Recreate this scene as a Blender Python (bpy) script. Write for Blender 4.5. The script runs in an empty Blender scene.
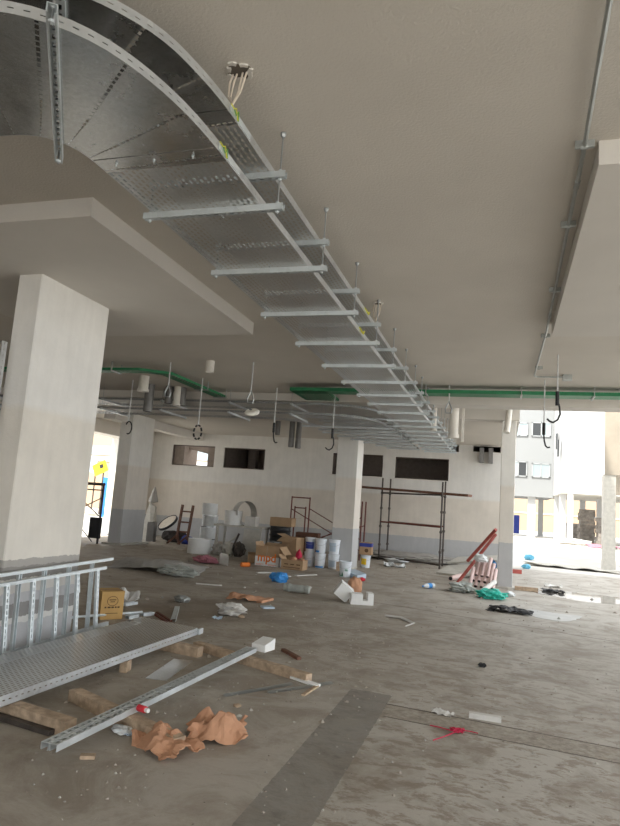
import bpy, bmesh, math, random
from mathutils import Vector, Matrix, noise
random.seed(7)
SC = bpy.context.scene
COL = SC.collection
PI = math.pi

# ------------------------------------------------------------------ materials
def new_mat(name):
    m = bpy.data.materials.new(name); m.use_nodes = True
    nt = m.node_tree
    return m, nt, nt.nodes, nt.links, nt.nodes['Principled BSDF']

def ramp(nodes, links, fac, stops):
    r = nodes.new('ShaderNodeValToRGB')
    while len(r.color_ramp.elements) < len(stops):
        r.color_ramp.elements.new(0.5)
    for e, (p, c) in zip(r.color_ramp.elements, stops):
        e.position = p
        e.color = (c[0], c[1], c[2], 1) if not isinstance(c, (int, float)) else (c, c, c, 1)
    links.new(fac, r.inputs[0])
    return r

def nz(nodes, links, coord, scale, detail=4, rough=0.6, dist=0.0):
    n = nodes.new('ShaderNodeTexNoise')
    n.inputs['Scale'].default_value = scale; n.inputs['Detail'].default_value = detail
    n.inputs['Roughness'].default_value = rough; n.inputs['Distortion'].default_value = dist
    if coord is not None: links.new(coord, n.inputs['Vector'])
    return n

def mathn(nodes, links, op, a, b=None, c=None):
    n = nodes.new('ShaderNodeMath'); n.operation = op
    for i, v in enumerate((a, b, c)):
        if v is None: continue
        if isinstance(v, (int, float)): n.inputs[i].default_value = v
        else: links.new(v, n.inputs[i])
    return n.outputs[0]

def mixc(nodes, links, fac, a, b):
    n = nodes.new('ShaderNodeMix'); n.data_type = 'RGBA'
    for sock, v in ((n.inputs[0], fac), (n.inputs[6], a), (n.inputs[7], b)):
        if isinstance(v, (int, float)): sock.default_value = v
        elif isinstance(v, tuple): sock.default_value = (v[0], v[1], v[2], 1)
        else: links.new(v, sock)
    return n.outputs[2]

def simple(name, col, rough=0.6, metal=0.0, var=0.12, scale=8.0, bump=0.0, bscale=60.0, spec=0.4):
    m, nt, N, L, b = new_mat(name)
    tc = N.new('ShaderNodeTexCoord')
    n = nz(N, L, tc.outputs['Object'], scale)
    lo = tuple(c * (1 - var) for c in col); hi = tuple(min(1, c * (1 + var)) for c in col)
    r = ramp(N, L, n.outputs['Fac'], [(0.3, lo), (0.7, hi)])
    L.new(r.outputs[0], b.inputs['Base Color'])
    b.inputs['Roughness'].default_value = rough; b.inputs['Metallic'].default_value = metal
    b.inputs['Specular IOR Level'].default_value = spec
    if bump:
        n2 = nz(N, L, tc.outputs['Object'], bscale, 3)
        bp = N.new('ShaderNodeBump'); bp.inputs['Strength'].default_value = bump; bp.inputs['Distance'].default_value = 0.01
        L.new(n2.outputs['Fac'], bp.inputs['Height']); L.new(bp.outputs[0], b.inputs['Normal'])
    return m

def metal_mat(name, col, rough, metal, perf=None, spangle=18.0, var=0.16):
    """galvanised sheet; perf = (pitch_u, pitch_v, slot half length, slot half width, stagger) in metres of UV"""
    m, nt, N, L, b = new_mat(name)
    tc = N.new('ShaderNodeTexCoord')
    v = N.new('ShaderNodeTexVoronoi'); v.inputs['Scale'].default_value = spangle
    L.new(tc.outputs['Object'], v.inputs['Vector'])
    n = nz(N, L, tc.outputs['Object'], 2.5, 5, 0.65)
    s = mathn(N, L, 'MULTIPLY', v.outputs['Color'], 0.25)
    s = mathn(N, L, 'MULTIPLY_ADD', n.outputs['Fac'], 0.8, s)
    lo = tuple(c * (1 - var) for c in col); hi = tuple(min(1, c * (1 + var)) for c in col)
    r = ramp(N, L, s, [(0.3, lo), (0.85, hi)])
    L.new(r.outputs[0], b.inputs['Base Color'])
    rr = N.new('ShaderNodeMapRange'); rr.inputs[1].default_value = 0.3; rr.inputs[2].default_value = 0.8
    rr.inputs[3].default_value = rough - 0.1; rr.inputs[4].default_value = rough + 0.12
    L.new(n.outputs['Fac'], rr.inputs[0]); L.new(rr.outputs[0], b.inputs['Roughness'])
    b.inputs['Metallic'].default_value = metal
    if perf:
        pu, pv, hu, hv, stag = perf
        uv = N.new('ShaderNodeUVMap'); sp = N.new('ShaderNodeSeparateXYZ'); L.new(uv.outputs[0], sp.inputs[0])
        vv = mathn(N, L, 'DIVIDE', sp.outputs[1], pv)
        row = mathn(N, L, 'FLOOR', vv)
        par = mathn(N, L, 'MULTIPLY', row, stag)
        uu = mathn(N, L, 'MULTIPLY_ADD', sp.outputs[0], 1.0 / pu, par)
        du = mathn(N, L, 'MULTIPLY', mathn(N, L, 'ABSOLUTE', mathn(N, L, 'SUBTRACT', mathn(N, L, 'FRACT', uu), 0.5)), pu)
        dv = mathn(N, L, 'MULTIPLY', mathn(N, L, 'ABSOLUTE', mathn(N, L, 'SUBTRACT', mathn(N, L, 'FRACT', vv), 0.5)), pv)
        hole = mathn(N, L, 'MULTIPLY', mathn(N, L, 'LESS_THAN', du, hu), mathn(N, L, 'LESS_THAN', dv, hv))
        tr = N.new('ShaderNodeBsdfTransparent'); mx = N.new('ShaderNodeMixShader')
        L.new(hole, mx.inputs[0]); L.new(b.outputs[0], mx.inputs[1]); L.new(tr.outputs[0], mx.inputs[2])
        out = N['Material Output']; L.new(mx.outputs[0], out.inputs[0])
    return m

def paint_mat(name, low, mid, high, z1, z2, bands=()):
    """painted plaster: grey dado below z1, cream to z2, pale primer above; z in world metres"""
    m, nt, N, L, b = new_mat(name)
    g = N.new('ShaderNodeNewGeometry')
    sp = N.new('ShaderNodeSeparateXYZ'); L.new(g.outputs['Position'], sp.inputs[0])
    n = nz(N, L, g.outputs['Position'], 2.2, 5, 0.65)
    nf = nz(N, L, g.outputs['Position'], 14, 3)
    st = N.new('ShaderNodeMapping'); st.inputs['Scale'].default_value = (5, 5, 0.5); L.new(g.outputs['Position'], st.inputs[0])
    ns = nz(N, L, st.outputs[0], 1.6, 4)
    z = mathn(N, L, 'MULTIPLY_ADD', mathn(N, L, 'SUBTRACT', nf.outputs['Fac'], 0.5), 0.05, sp.outputs[2])
    f1 = mathn(N, L, 'GREATER_THAN', z, z1)
    f2 = N.new('ShaderNodeMapRange'); f2.inputs[1].default_value = z2 - 0.04; f2.inputs[2].default_value = z2 + 0.04; L.new(z, f2.inputs[0])
    c = mixc(N, L, f1, low, mid); c = mixc(N, L, f2.outputs[0], c, high)
    for (a, bb, colr) in bands:
        fb = mathn(N, L, 'MULTIPLY', mathn(N, L, 'GREATER_THAN', z, a), mathn(N, L, 'LESS_THAN', z, bb))
        c = mixc(N, L, fb, c, colr)
    mul = N.new('ShaderNodeMapRange'); mul.inputs[1].default_value = 0.3; mul.inputs[2].default_value = 0.7
    mul.inputs[3].default_value = 0.955; mul.inputs[4].default_value = 1.02; L.new(ns.outputs['Fac'], mul.inputs[0])
    mul2 = N.new('ShaderNodeMapRange'); mul2.inputs[1].default_value = 0.3; mul2.inputs[2].default_value = 0.7
    mul2.inputs[3].default_value = 0.92; mul2.inputs[4].default_value = 1.03; L.new(n.outputs['Fac'], mul2.inputs[0])
    mm = mathn(N, L, 'MULTIPLY', mul.outputs[0], mul2.outputs[0])
    vm = N.new('ShaderNodeVectorMath'); vm.operation = 'SCALE'; L.new(c, vm.inputs[0]); L.new(mm, vm.inputs['Scale'])
    L.new(vm.outputs[0], b.inputs['Base Color']); b.inputs['Roughness'].default_value = 0.75
    b.inputs['Specular IOR Level'].default_value = 0.25
    bp = N.new('ShaderNodeBump'); bp.inputs['Strength'].default_value = 0.25; bp.inputs['Distance'].default_value = 0.01
    n3 = nz(N, L, g.outputs['Position'], 40, 3); L.new(n3.outputs['Fac'], bp.inputs['Height']); L.new(bp.outputs[0], b.inputs['Normal'])
    return m

def floor_mat():
    m, nt, N, L, b = new_mat('dusty_concrete')
    g = N.new('ShaderNodeNewGeometry'); P = g.outputs['Position']
    sp = N.new('ShaderNodeSeparateXYZ'); L.new(P, sp.inputs[0]); X, Y = sp.outputs[0], sp.outputs[1]
    big = nz(N, L, P, 0.35, 6, 0.6, 0.4); mid = nz(N, L, P, 1.6, 6, 0.7, 0.6); fine = nz(N, L, P, 16, 5, 0.7)
    st = N.new('ShaderNodeMapping'); st.inputs['Scale'].default_value = (1.0, 1.7, 1); st.inputs['Rotation'].default_value = (0, 0, 0.35)
    L.new(P, st.inputs[0]); smear = nz(N, L, st.outputs[0], 5.0, 9, 0.74, 0.25)
    base = ramp(N, L, big.outputs['Fac'], [(0.3, (0.34, 0.295, 0.235)), (0.5, (0.41, 0.37, 0.31)), (0.7, (0.47, 0.445, 0.40))])
    # scraped pale screed shows on the right and front, brown dust on the left
    fx = N.new('ShaderNodeMapRange'); fx.inputs[1].default_value = -3.5; fx.inputs[2].default_value = 1.0; L.new(X, fx.inputs[0])
    pale = mixc(N, L, fx.outputs[0], (0.40, 0.355, 0.295), (0.51, 0.495, 0.46))
    c = mixc(N, L, 0.62, base.outputs[0], pale)
    # dark damp smears
    sm = ramp(N, L, smear.outputs['Fac'], [(0.50, 0.0), (0.57, 1.0)])
    nearf = N.new('ShaderNodeMapRange'); nearf.inputs[1].default_value = 13.0; nearf.inputs[2].default_value = 5.0
    nearf.inputs[3].default_value = 0.25; nearf.inputs[4].default_value = 0.70; L.new(Y, nearf.inputs[0])
    mx_ = N.new('ShaderNodeMapRange'); mx_.inputs[1].default_value = -1.5; mx_.inputs[2].default_value = -0.9; L.new(X, mx_.inputs[0])
    my_ = N.new('ShaderNodeMapRange'); my_.inputs[1].default_value = 5.6; my_.inputs[2].default_value = 7.5; L.new(Y, my_.inputs[0])
    keep = mathn(N, L, 'MAXIMUM', mathn(N, L, 'MAXIMUM', mx_.outputs[0], my_.outputs[0]), 0.22)
    c = mixc(N, L, mathn(N, L, 'MULTIPLY', keep, mathn(N, L, 'MULTIPLY', sm.outputs[0], nearf.outputs[0])), c, (0.215, 0.165, 0.118))
    md = ramp(N, L, mid.outputs['Fac'], [(0.38, 1.0), (0.55, 0.0)])
    c = mixc(N, L, mathn(N, L, 'MULTIPLY', md.outputs[0], 0.62), c, (0.22, 0.178, 0.135))
    # pale plaster dust specks
    ds = ramp(N, L, fine.outputs['Fac'], [(0.66, 0.0), (0.74, 1.0)])
    c = mixc(N, L, mathn(N, L, 'MULTIPLY', ds.outputs[0], 0.5), c, (0.55, 0.52, 0.47))
    # clean trowelled screed in the front left corner
    def line(axis_val, x0, x1, other, o0, o1, w, col, amount, c):
        d = mathn(N, L, 'ABSOLUTE', mathn(N, L, 'SUBTRACT', other, axis_val))
        return d
    wob = mathn(N, L, 'MULTIPLY', mathn(N, L, 'SUBTRACT', mid.outputs['Fac'], 0.5), 0.10)
    wob2 = mathn(N, L, 'MULTIPLY', mathn(N, L, 'SUBTRACT', fine.outputs['Fac'], 0.5), 0.03)
    # filled trench across the slab: rough mortar between two joints
    yt = mathn(N, L, 'ADD', mathn(N, L, 'MULTIPLY_ADD', X, 0.09, Y), wob2)
    intr = mathn(N, L, 'MULTIPLY', mathn(N, L, 'MULTIPLY', mathn(N, L, 'GREATER_THAN', yt, 5.44), mathn(N, L, 'LESS_THAN', yt, 5.78)), mathn(N, L, 'GREATER_THAN', X, -0.93))
    rough = ramp(N, L, fine.outputs['Fac'], [(0.38, (0.19, 0.155, 0.12)), (0.62, (0.42, 0.38, 0.31))])
    c = mixc(N, L, mathn(N, L, 'MULTIPLY', intr, 0.6), c, rough.outputs[0])
    for y0, x0, x1 in ((5.44, -0.9, 3.6), (5.78, -0.93, 3.6)):
        d = mathn(N, L, 'LESS_THAN', mathn(N, L, 'ABSOLUTE', mathn(N, L, 'SUBTRACT', yt, y0)), mathn(N, L, 'MULTIPLY_ADD', mid.outputs['Fac'], 0.04, -0.009))
        d = mathn(N, L, 'MULTIPLY', d, mathn(N, L, 'GREATER_THAN', X, x0))
        c = mixc(N, L, mathn(N, L, 'MULTIPLY', d, 0.85), c, (0.07, 0.05, 0.035))
    # long shrinkage joint
    yl = mathn(N, L, 'ADD', mathn(N, L, 'MULTIPLY_ADD', X, 0.286, Y), wob)
    d = mathn(N, L, 'LESS_THAN', mathn(N, L, 'ABSOLUTE', mathn(N, L, 'SUBTRACT', yl, 11.13)), 0.022)
    d = mathn(N, L, 'MULTIPLY', d, mathn(N, L, 'GREATER_THAN', X, -2.6))
    c = mixc(N, L, mathn(N, L, 'MULTIPLY', d, 0.7), c, (0.11, 0.09, 0.07))
    # smooth dark strip
    xs = mathn(N, L, 'ADD', X, wob2)
    ins = mathn(N, L, 'MULTIPLY', mathn(N, L, 'MULTIPLY', mathn(N, L, 'GREATER_THAN', xs, -1.31), mathn(N, L, 'LESS_THAN', xs, -0.92)), mathn(N, L, 'LESS_THAN', mathn(N, L, 'ADD', Y, wob), 6.15))
    dark = ramp(N, L, smear.outputs['Fac'], [(0.38, (0.10, 0.095, 0.088)), (0.62, (0.24, 0.225, 0.20))])
    c = mixc(N, L, mathn(N, L, 'MULTIPLY', ins, 0.6), c, dark.outputs[0])
    # pit of dark soil at the left
    pr = mathn(N, L, 'ADD', mathn(N, L, 'POWER', mathn(N, L, 'DIVIDE', mathn(N, L, 'ADD', X, 4.3), 1.2), 2.0), mathn(N, L, 'POWER', mathn(N, L, 'DIVIDE', mathn(N, L, 'SUBTRACT', Y, 9.0), 1.3), 2.0))
    pm = N.new('ShaderNodeMapRange'); pm.inputs[1].default_value = 1.2; pm.inputs[2].default_value = 0.2; pm.inputs[3].default_value = 0; pm.inputs[4].default_value = 0.55
    L.new(mathn(N, L, 'ADD', pr, mathn(N, L, 'MULTIPLY', wob, 10.0)), pm.inputs[0])
    c = mixc(N, L, pm.outputs[0], c, (0.17, 0.13, 0.095))
    L.new(c, b.inputs['Base Color'])
    rr = ramp(N, L, smear.outputs['Fac'], [(0.4, 0.72), (0.65, 0.5)]); L.new(rr.outputs[0], b.inputs['Roughness'])
    b.inputs['Specular IOR Level'].default_value = 0.35
    hsum = mathn(N, L, 'ADD', mathn(N, L, 'MULTIPLY', mid.outputs['Fac'], 0.6), mathn(N, L, 'MULTIPLY', fine.outputs['Fac'], 0.35))
    bp = N.new('ShaderNodeBump'); bp.inputs['Strength'].default_value = 0.55; bp.inputs['Distance'].default_value = 0.03
    L.new(hsum, bp.inputs['Height']); L.new(bp.outputs[0], b.inputs['Normal'])
    return m

M = {}
M['ceil'] = simple('cream_textured_plaster', (0.63, 0.592, 0.535), 0.85, 0, 0.05, 0.7, 0.5, 55, 0.15)
M['drop'] = simple('cream_smooth_plaster', (0.67, 0.64, 0.595), 0.85, 0, 0.04, 0.9, 0.2, 70, 0.15)
M['beam'] = simple('pale_beam_plaster', (0.66, 0.63, 0.585), 0.85, 0, 0.05, 0.8, 0.2, 60, 0.15)
M['wall'] = paint_mat('painted_wall', (0.475, 0.475, 0.475), (0.68, 0.625, 0.55), (0.73, 0.71, 0.67), 0.79, 2.2)
M['col'] = paint_mat('painted_column', (0.52, 0.52, 0.52), (0.74, 0.69, 0.62), (0.78, 0.765, 0.725), 1.08, 2.45)
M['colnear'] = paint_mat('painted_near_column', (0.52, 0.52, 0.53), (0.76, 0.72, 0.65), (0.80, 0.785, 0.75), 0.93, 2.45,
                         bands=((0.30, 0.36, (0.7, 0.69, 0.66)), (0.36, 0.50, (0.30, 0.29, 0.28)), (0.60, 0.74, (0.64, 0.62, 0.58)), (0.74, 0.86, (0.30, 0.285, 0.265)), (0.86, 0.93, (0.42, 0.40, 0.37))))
M['floor'] = floor_mat()
M['sand'] = simple('bright_dusty_ground', (0.60, 0.575, 0.53), 0.9, 0, 0.15, 0.5, 0.4, 12)
M['galv'] = metal_mat('galvanised_steel', (0.60, 0.63, 0.65), 0.36, 0.75)
M['galvpale'] = metal_mat('pale_zinc_channel', (0.66, 0.71, 0.73), 0.42, 0.45)
M['perf'] = metal_mat('perforated_galvanised_sheet', (0.74, 0.745, 0.74), 0.36, 0.93, (0.052, 0.036, 0.019, 0.0090, 0.5), 60, 0.12)
M['railg'] = metal_mat('grey_zinc_rail', (0.30, 0.31, 0.31), 0.5, 0.6, (0.062, 0.075, 0.013, 0.0045, 0.0))
M['mesh'] = metal_mat('open_mesh_tray', (0.56, 0.57, 0.57), 0.4, 0.8, (0.10, 0.08, 0.042, 0.033, 0.0))
M['bend'] = metal_mat('plain_galvanised_sheet', (0.56, 0.56, 0.55), 0.24, 0.95, (0.26, 0.036, 0.0055, 0.0125, 0.0), 70, 0.22)
M['rail'] = metal_mat('slotted_galvanised_rail', (0.64, 0.66, 0.67), 0.38, 0.7, (0.062, 0.075, 0.013, 0.0045, 0.0))
M['slot'] = metal_mat('slotted_zinc_channel', (0.66, 0.71, 0.73), 0.42, 0.5, (0.055, 0.041, 0.017, 0.008, 0.0))
M['slotw'] = metal_mat('wide_slotted_channel', (0.66, 0.70, 0.71), 0.42, 0.5, (0.065, 0.056, 0.020, 0.011, 0.0))
M['rod'] = simple('threaded_rod_steel', (0.40, 0.42, 0.43), 0.4, 0.8)
M['rodpale'] = simple('pale_drop_rod', (0.62, 0.63, 0.63), 0.45, 0.3)
M['black'] = simple('black_rubber', (0.02, 0.02, 0.022), 0.5)
M['green'] = simple('green_painted_steel', (0.025, 0.20, 0.085), 0.45, 0.1, 0.15)
M['greenp'] = metal_mat('green_perforated_tray', (0.03, 0.21, 0.09), 0.45, 0.1, (0.10, 0.05, 0.035, 0.014, 0.5))
M['conduit'] = simple('grey_conduit', (0.42, 0.44, 0.43), 0.4, 0.5)
M['yg'] = simple('yellow_green_earth_wire', (0.65, 0.62, 0.04), 0.5)
M['wiregreen'] = simple('green_earth_wire', (0.12, 0.32, 0.05), 0.5)
M['wire'] = simple('cream_cable', (0.66, 0.58, 0.48), 0.6)
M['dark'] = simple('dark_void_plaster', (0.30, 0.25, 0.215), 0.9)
M['scrap_and_shade'] = simple('dark_scrap', (0.06, 0.05, 0.045), 0.9, 0, 0.3)  # dark scrap; also paints the shade inside grey duct mouths
M['hole'] = simple('painted_hole_shade', (0.13, 0.11, 0.09), 0.95)  # dark colour stands for shade inside the ceiling holes
M['glassdark'] = simple('dark_window_pane', (0.018, 0.016, 0.016), 0.15)
M['winframe'] = simple('brown_window_frame', (0.10, 0.075, 0.06), 0.5)
M['pvc'] = simple('white_pvc_pipe', (0.75, 0.72, 0.66), 0.45, 0, 0.06)
M['duct'] = simple('dull_grey_duct', (0.22, 0.215, 0.21), 0.45, 0.5)
M['wood'] = simple('weathered_timber', (0.44, 0.33, 0.23), 0.8, 0, 0.3, 14, 0.5, 30)
M['wooddark'] = simple('dark_red_timber', (0.14, 0.065, 0.04), 0.7, 0, 0.3)
M['carton'] = simple('brown_cardboard', (0.42, 0.28, 0.165), 0.85, 0, 0.1, 5)
M['cartony'] = simple('yellow_brown_cardboard', (0.56, 0.35, 0.13), 0.8, 0, 0.08, 5)
M['white'] = simple('white_foam', (0.82, 0.82, 0.80), 0.7, 0, 0.04)
M['whitem'] = simple('white_painted_board', (0.64, 0.625, 0.59), 0.6, 0, 0.08)
M['orange'] = simple('orange_print', (0.85, 0.22, 0.03), 0.6)
M['brownprint'] = simple('dark_brown_print', (0.10, 0.05, 0.02), 0.7)
M['bucket'] = simple('white_bucket_plastic', (0.74, 0.78, 0.82), 0.4, 0, 0.05)
M['blue'] = simple('blue_plastic', (0.05, 0.28, 0.68), 0.45, 0, 0.2)
M['sky'] = simple('sky_blue_plastic', (0.12, 0.42, 0.60), 0.45, 0, 0.2)
M['navy'] = simple('navy_label', (0.03, 0.05, 0.28), 0.5)
M['pale_blue'] = simple('pale_blue_sheet', (0.48, 0.58, 0.68), 0.5, 0, 0.06)
M['tealbag'] = simple('teal_plastic_bag', (0.05, 0.48, 0.38), 0.4, 0, 0.2)
M['rust'] = simple('rusty_red_scaffold', (0.17, 0.055, 0.04), 0.6, 0.2, 0.3)
M['scaf'] = simple('dark_scaffold_steel', (0.09, 0.075, 0.065), 0.6, 0.4, 0.3)
M['redpipe'] = simple('red_painted_pipe', (0.42, 0.09, 0.07), 0.5, 0, 0.2)
M['pink'] = simple('pink_pvc', (0.70, 0.52, 0.49), 0.5, 0, 0.12)
M['red'] = simple('red_plastic', (0.62, 0.03, 0.05), 0.5)
M['twine'] = simple('red_twine', (0.55, 0.03, 0.08), 0.8)
M['paper'] = simple('brown_packing_paper', (0.50, 0.27, 0.16), 0.85, 0, 0.14, 6)
M['tarp'] = simple('grey_dusty_sheet', (0.37, 0.35, 0.32), 0.6, 0, 0.15, 4)
M['plastic'] = simple('cloudy_plastic', (0.66, 0.68, 0.68), 0.3, 0, 0.1)
M['haze'] = simple('hazy_grey_plastic', (0.40, 0.42, 0.39), 0.35, 0, 0.15)
M['pinkcloth'] = simple('dusty_pink_cloth', (0.42, 0.17, 0.21), 0.9, 0, 0.15)
M['grit'] = simple('pale_grit', (0.33, 0.29, 0.245), 0.9, 0, 0.35, 3)
M['board'] = simple('grey_cement_board', (0.50, 0.48, 0.43), 0.8, 0, 0.12)
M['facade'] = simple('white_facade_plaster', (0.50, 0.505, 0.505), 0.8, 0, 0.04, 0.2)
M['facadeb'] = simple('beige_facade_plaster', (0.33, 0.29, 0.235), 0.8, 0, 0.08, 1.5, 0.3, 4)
M['facade_dim'] = simple('dimmed_facade_plaster', (0.27, 0.28, 0.285), 0.8, 0, 0.04, 0.2)  # same building's plaster, darkened in colour to hold down its brightness
M['peach'] = simple('peach_wall', (0.46, 0.33, 0.22), 0.8, 0, 0.06, 0.2)
M['winblue'] = simple('bluish_window_glass', (0.30, 0.36, 0.38), 0.1, 0, 0.1, 0.5)
M['windark'] = simple('dark_window_glass', (0.05, 0.055, 0.06), 0.15, 0, 0.1, 0.5)
M['alum'] = simple('aluminium_frame', (0.42, 0.44, 0.45), 0.4, 0.4)
M['block'] = simple('stacked_concrete_blocks', (0.20, 0.18, 0.16), 0.9, 0, 0.4, 3)
M['yellow'] = simple('yellow_signboard', (0.85, 0.58, 0.02), 0.5)
M['bluedoor'] = simple('blue_door_paint', (0.03, 0.20, 0.62), 0.5)
def puddle_mat(name, col, rough):
    m = simple(name, col, rough, 0, 0.15, 3, 0, 60, 0.6); return m
M['puddle'] = puddle_mat('shallow_water', (0.16, 0.15, 0.14), 0.03)
M['wet'] = puddle_mat('grey_slurry', (0.40, 0.40, 0.385), 0.4)
M['chrome'] = simple('chrome_foil', (0.6, 0.6, 0.6), 0.25, 0.7, 0.25, 12)
M['lamp'] = simple('lamp_glass', (0.9, 0.88, 0.8), 0.4)

# ------------------------------------------------------------------ mesh builder
class MB:
    def __init__(s): s.v = []; s.f = []; s.uv = []; s.mi = []; s.any_uv = False
    def add(s, vs, fs, uvs=None, mi=0):
        o = len(s.v); s.v += [Vector(v) for v in vs]
        for k, f in enumerate(fs):
            s.f.append([i + o for i in f]); s.mi.append(mi)
            if uvs: s.uv.append(uvs[k]); s.any_uv = True
            else: s.uv.append([(0.5 * 0, 0)] * len(f))
        return s
    def mbox(s, mat, size, mi=0):
        x, y, z = (a / 2 for a in size)
        vs = [mat @ Vector(p) for p in ((-x,-y,-z),(x,-y,-z),(x,y,-z),(-x,y,-z),(-x,-y,z),(x,-y,z),(x,y,z),(-x,y,z))]
        return s.add(vs, [(0,3,2,1),(4,5,6,7),(0,1,5,4),(1,2,6,5),(2,3,7,6),(3,0,4,7)], None, mi)
    def box(s, c, size, rz=0, mi=0, rx=0, ry=0):
        mt = Matrix.Translation(c) @ Matrix.Rotation(rz, 4, 'Z') @ Matrix.Rotation(rx, 4, 'X') @ Matrix.Rotation(ry, 4, 'Y')
        return s.mbox(mt, size, mi)
    def bb(s, x0, x1, y0, y1, z0, z1, mi=0):
        return s.box(((x0+x1)/2, (y0+y1)/2, (z0+z1)/2), (x1-x0, y1-y0, z1-z0), 0, mi)
    def bar(s, p0, p1, w, h, mi=0, up=(0,0,1)):
        p0, p1 = Vector(p0), Vector(p1); d = (p1-p0); L = d.length; d.normalize()
        u = Vector(up); sd = d.cross(u)
        if sd.length < 1e-4: sd = d.cross(Vector((1,0,0)))
        sd.normalize(); u = sd.cross(d)
        mt = Matrix((sd, d, u)).transposed().to_4x4(); mt.translation = (p0+p1)/2
        return s.mbox(mt, (w, L, h), mi)
    def tube(s, pts, r, n=8, mi=0, closed=False, caps=True):
        pts = [Vector(p) for p in pts]; m = len(pts); rings = []; vs = []; fs = []
        prev = None
        for i, p in enumerate(pts):
            a = pts[(i-1) % m] if (closed or i > 0) else p; b = pts[(i+1) % m] if (closed or i < m-1) else p
            d = (b-a).normalized()
            if prev is None:
                sd = d.cross(Vector((0,0,1)))
                if sd.length < 1e-3: sd = d.cross(Vector((1,0,0)))
            else:
                sd = prev - d * prev.dot(d)
            sd.normalize(); prev = sd; up = sd.cross(d)
            rr = r[i] if isinstance(r, (list, tuple)) else r
            for k in range(n):
                a2 = 2*PI*k/n; vs.append(p + (sd*math.cos(a2) + up*math.sin(a2))*rr)
        for i in range(m if closed else m-1):
            j = (i+1) % m
            for k in range(n): fs.append((i*n+k, i*n+(k+1)%n, j*n+(k+1)%n, j*n+k))
        if caps and not closed:
            fs.append(tuple(range(n))[::-1]); fs.append(tuple((m-1)*n+k for k in range(n)))
        return s.add(vs, fs, None, mi)
    def lathe(s, prof, c=(0,0,0), n=24, mi=0, mt=None):
        vs = []; fs = []; m = len(prof)
        for r, z in prof:
            for k in range(n):
                a = 2*PI*k/n; p = Vector((r*math.cos(a), r*math.sin(a), z))
                vs.append((mt @ p) if mt else p + Vector(c))
        for i in range(m-1):
            for k in range(n): fs.append((i*n+k, i*n+(k+1)%n, (i+1)*n+(k+1)%n, (i+1)*n+k))
        return s.add(vs, fs, None, mi)
    def prism(s, poly, z0, z1, mi=0):
        n = len(poly); vs = [(x,y,z0) for x,y in poly] + [(x,y,z1) for x,y in poly]
        fs = [tuple(range(n))[::-1], tuple(range(n, 2*n))] + [(i,(i+1)%n,(i+1)%n+n,i+n) for i in range(n)]
        return s.add(vs, fs, None, mi)
    def channel(s, p0, p1, w=0.041, h=0.041, t=0.003, lip=0.009, up=(0,0,1), mi=0):
        """C channel from p0 to p1, web on the -up side, mouth on the +up side; UVs run along the length"""
        p0, p1 = Vector(p0), Vector(p1); d = (p1-p0); L = d.length; d.normalize()
        u = Vector(up); sd = d.cross(u).normalized(); u = sd.cross(d)
        a = w/2; pr = [(-a+lip,h/2),(-a,h/2),(-a,-h/2),(a,-h/2),(a,h/2),(a-lip,h/2)]
        pin = [(-a+lip,h/2-t),(-a+t,h/2-t),(-a+t,-h/2+t),(a-t,-h/2+t),(a-t,h/2-t),(a-lip,h/2-t)]
        ring = pr + pin[::-1]; n = len(ring)
        vs = [p0 + sd*x + u*y for x,y in ring] + [p1 + sd*x + u*y for x,y in ring]
        fs = []; uvs = []
        vv = [0]
        for i in range(n):
            j = (i+1) % n; fs.append((i,j,j+n,i+n))
            if i in (2, 8): uvs.append([(0,0),(0,w),(L,w),(L,0)] if True else None)
            else: uvs.append([(0,0)]*4)
        for i in range(5):
            fs.append((i, i+1, n-2-i, n-1-i)); uvs.append([(0,0)]*4)
            fs.append((n+i, n+i+1, 2*n-2-i, 2*n-1-i)); uvs.append([(0,0)]*4)
        return s.add(vs, fs, uvs, mi)
    def strip(s, A, B, t=0.002, mi=0, u0=0.0, wn=None, uvflip=False):
        """sheet between polylines A and B; UV = metres along, metres across; thickness t along the normal"""
        A = [Vector(p) for p in A]; B = [Vector(p) for p in B]; u = u0
        for i in range(len(A)-1):
            a0,a1,b0,b1 = A[i],A[i+1],B[i],B[i+1]
            l = (((a1+b1)-(a0+b0))/2).length; w0 = (b0-a0).length; w1 = (b1-a1).length
            nrm = (b0-a0).cross(a1-a0)
            if nrm.length < 1e-9: nrm = (b1-a1).cross(a1-a0)
            nrm = nrm.normalized()*t
            q = [(u,0),(u+l,0),(u+l,w1),(u,w0)] if not wn else [(u,0),(u+l,0),(u+l,wn),(u,wn)]
            if uvflip: q = [(y,x) for x,y in q]
            s.add([a0,a1,b1,b0], [(0,1,2,3)], [q], mi)
            s.add([a0+nrm,a1+nrm,b1+nrm,b0+nrm], [(0,3,2,1)], [[q[0],q[3],q[2],q[1]]], mi)
            u += l
        return s
    def build(s, name, mats, parent=None, smooth=False, pivot=None, local=False):
        me = bpy.data.meshes.new(name)
        mats = mats if isinstance(mats, (list, tuple)) else [mats]
        vs = s.v
        if local: off = Vector((0,0,0))
        elif parent is not None:
            off = Vector(parent.location)
            pp = parent.parent
            while pp is not None: off += Vector(pp.location); pp = pp.parent
        else:
            if pivot is not None: off = Vector(pivot)
            else:
                lo = [min(v[i] for v in vs) for i in range(3)]; hi = [max(v[i] for v in vs) for i in range(3)]
                off = Vector(((lo[0]+hi[0])/2, (lo[1]+hi[1])/2, lo[2]))
        me.from_pydata([v - off for v in vs], [], s.f)
        for m in mats: me.materials.append(m)
        for p, k in zip(me.polygons, s.mi):
            p.material_index = k; p.use_smooth = smooth
        if s.any_uv:
            ul = me.uv_layers.new(name='UVMap')
            for p, q in zip(me.polygons, s.uv):
                for li, c in zip(p.loop_indices, q): ul.data[li].uv = c
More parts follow.
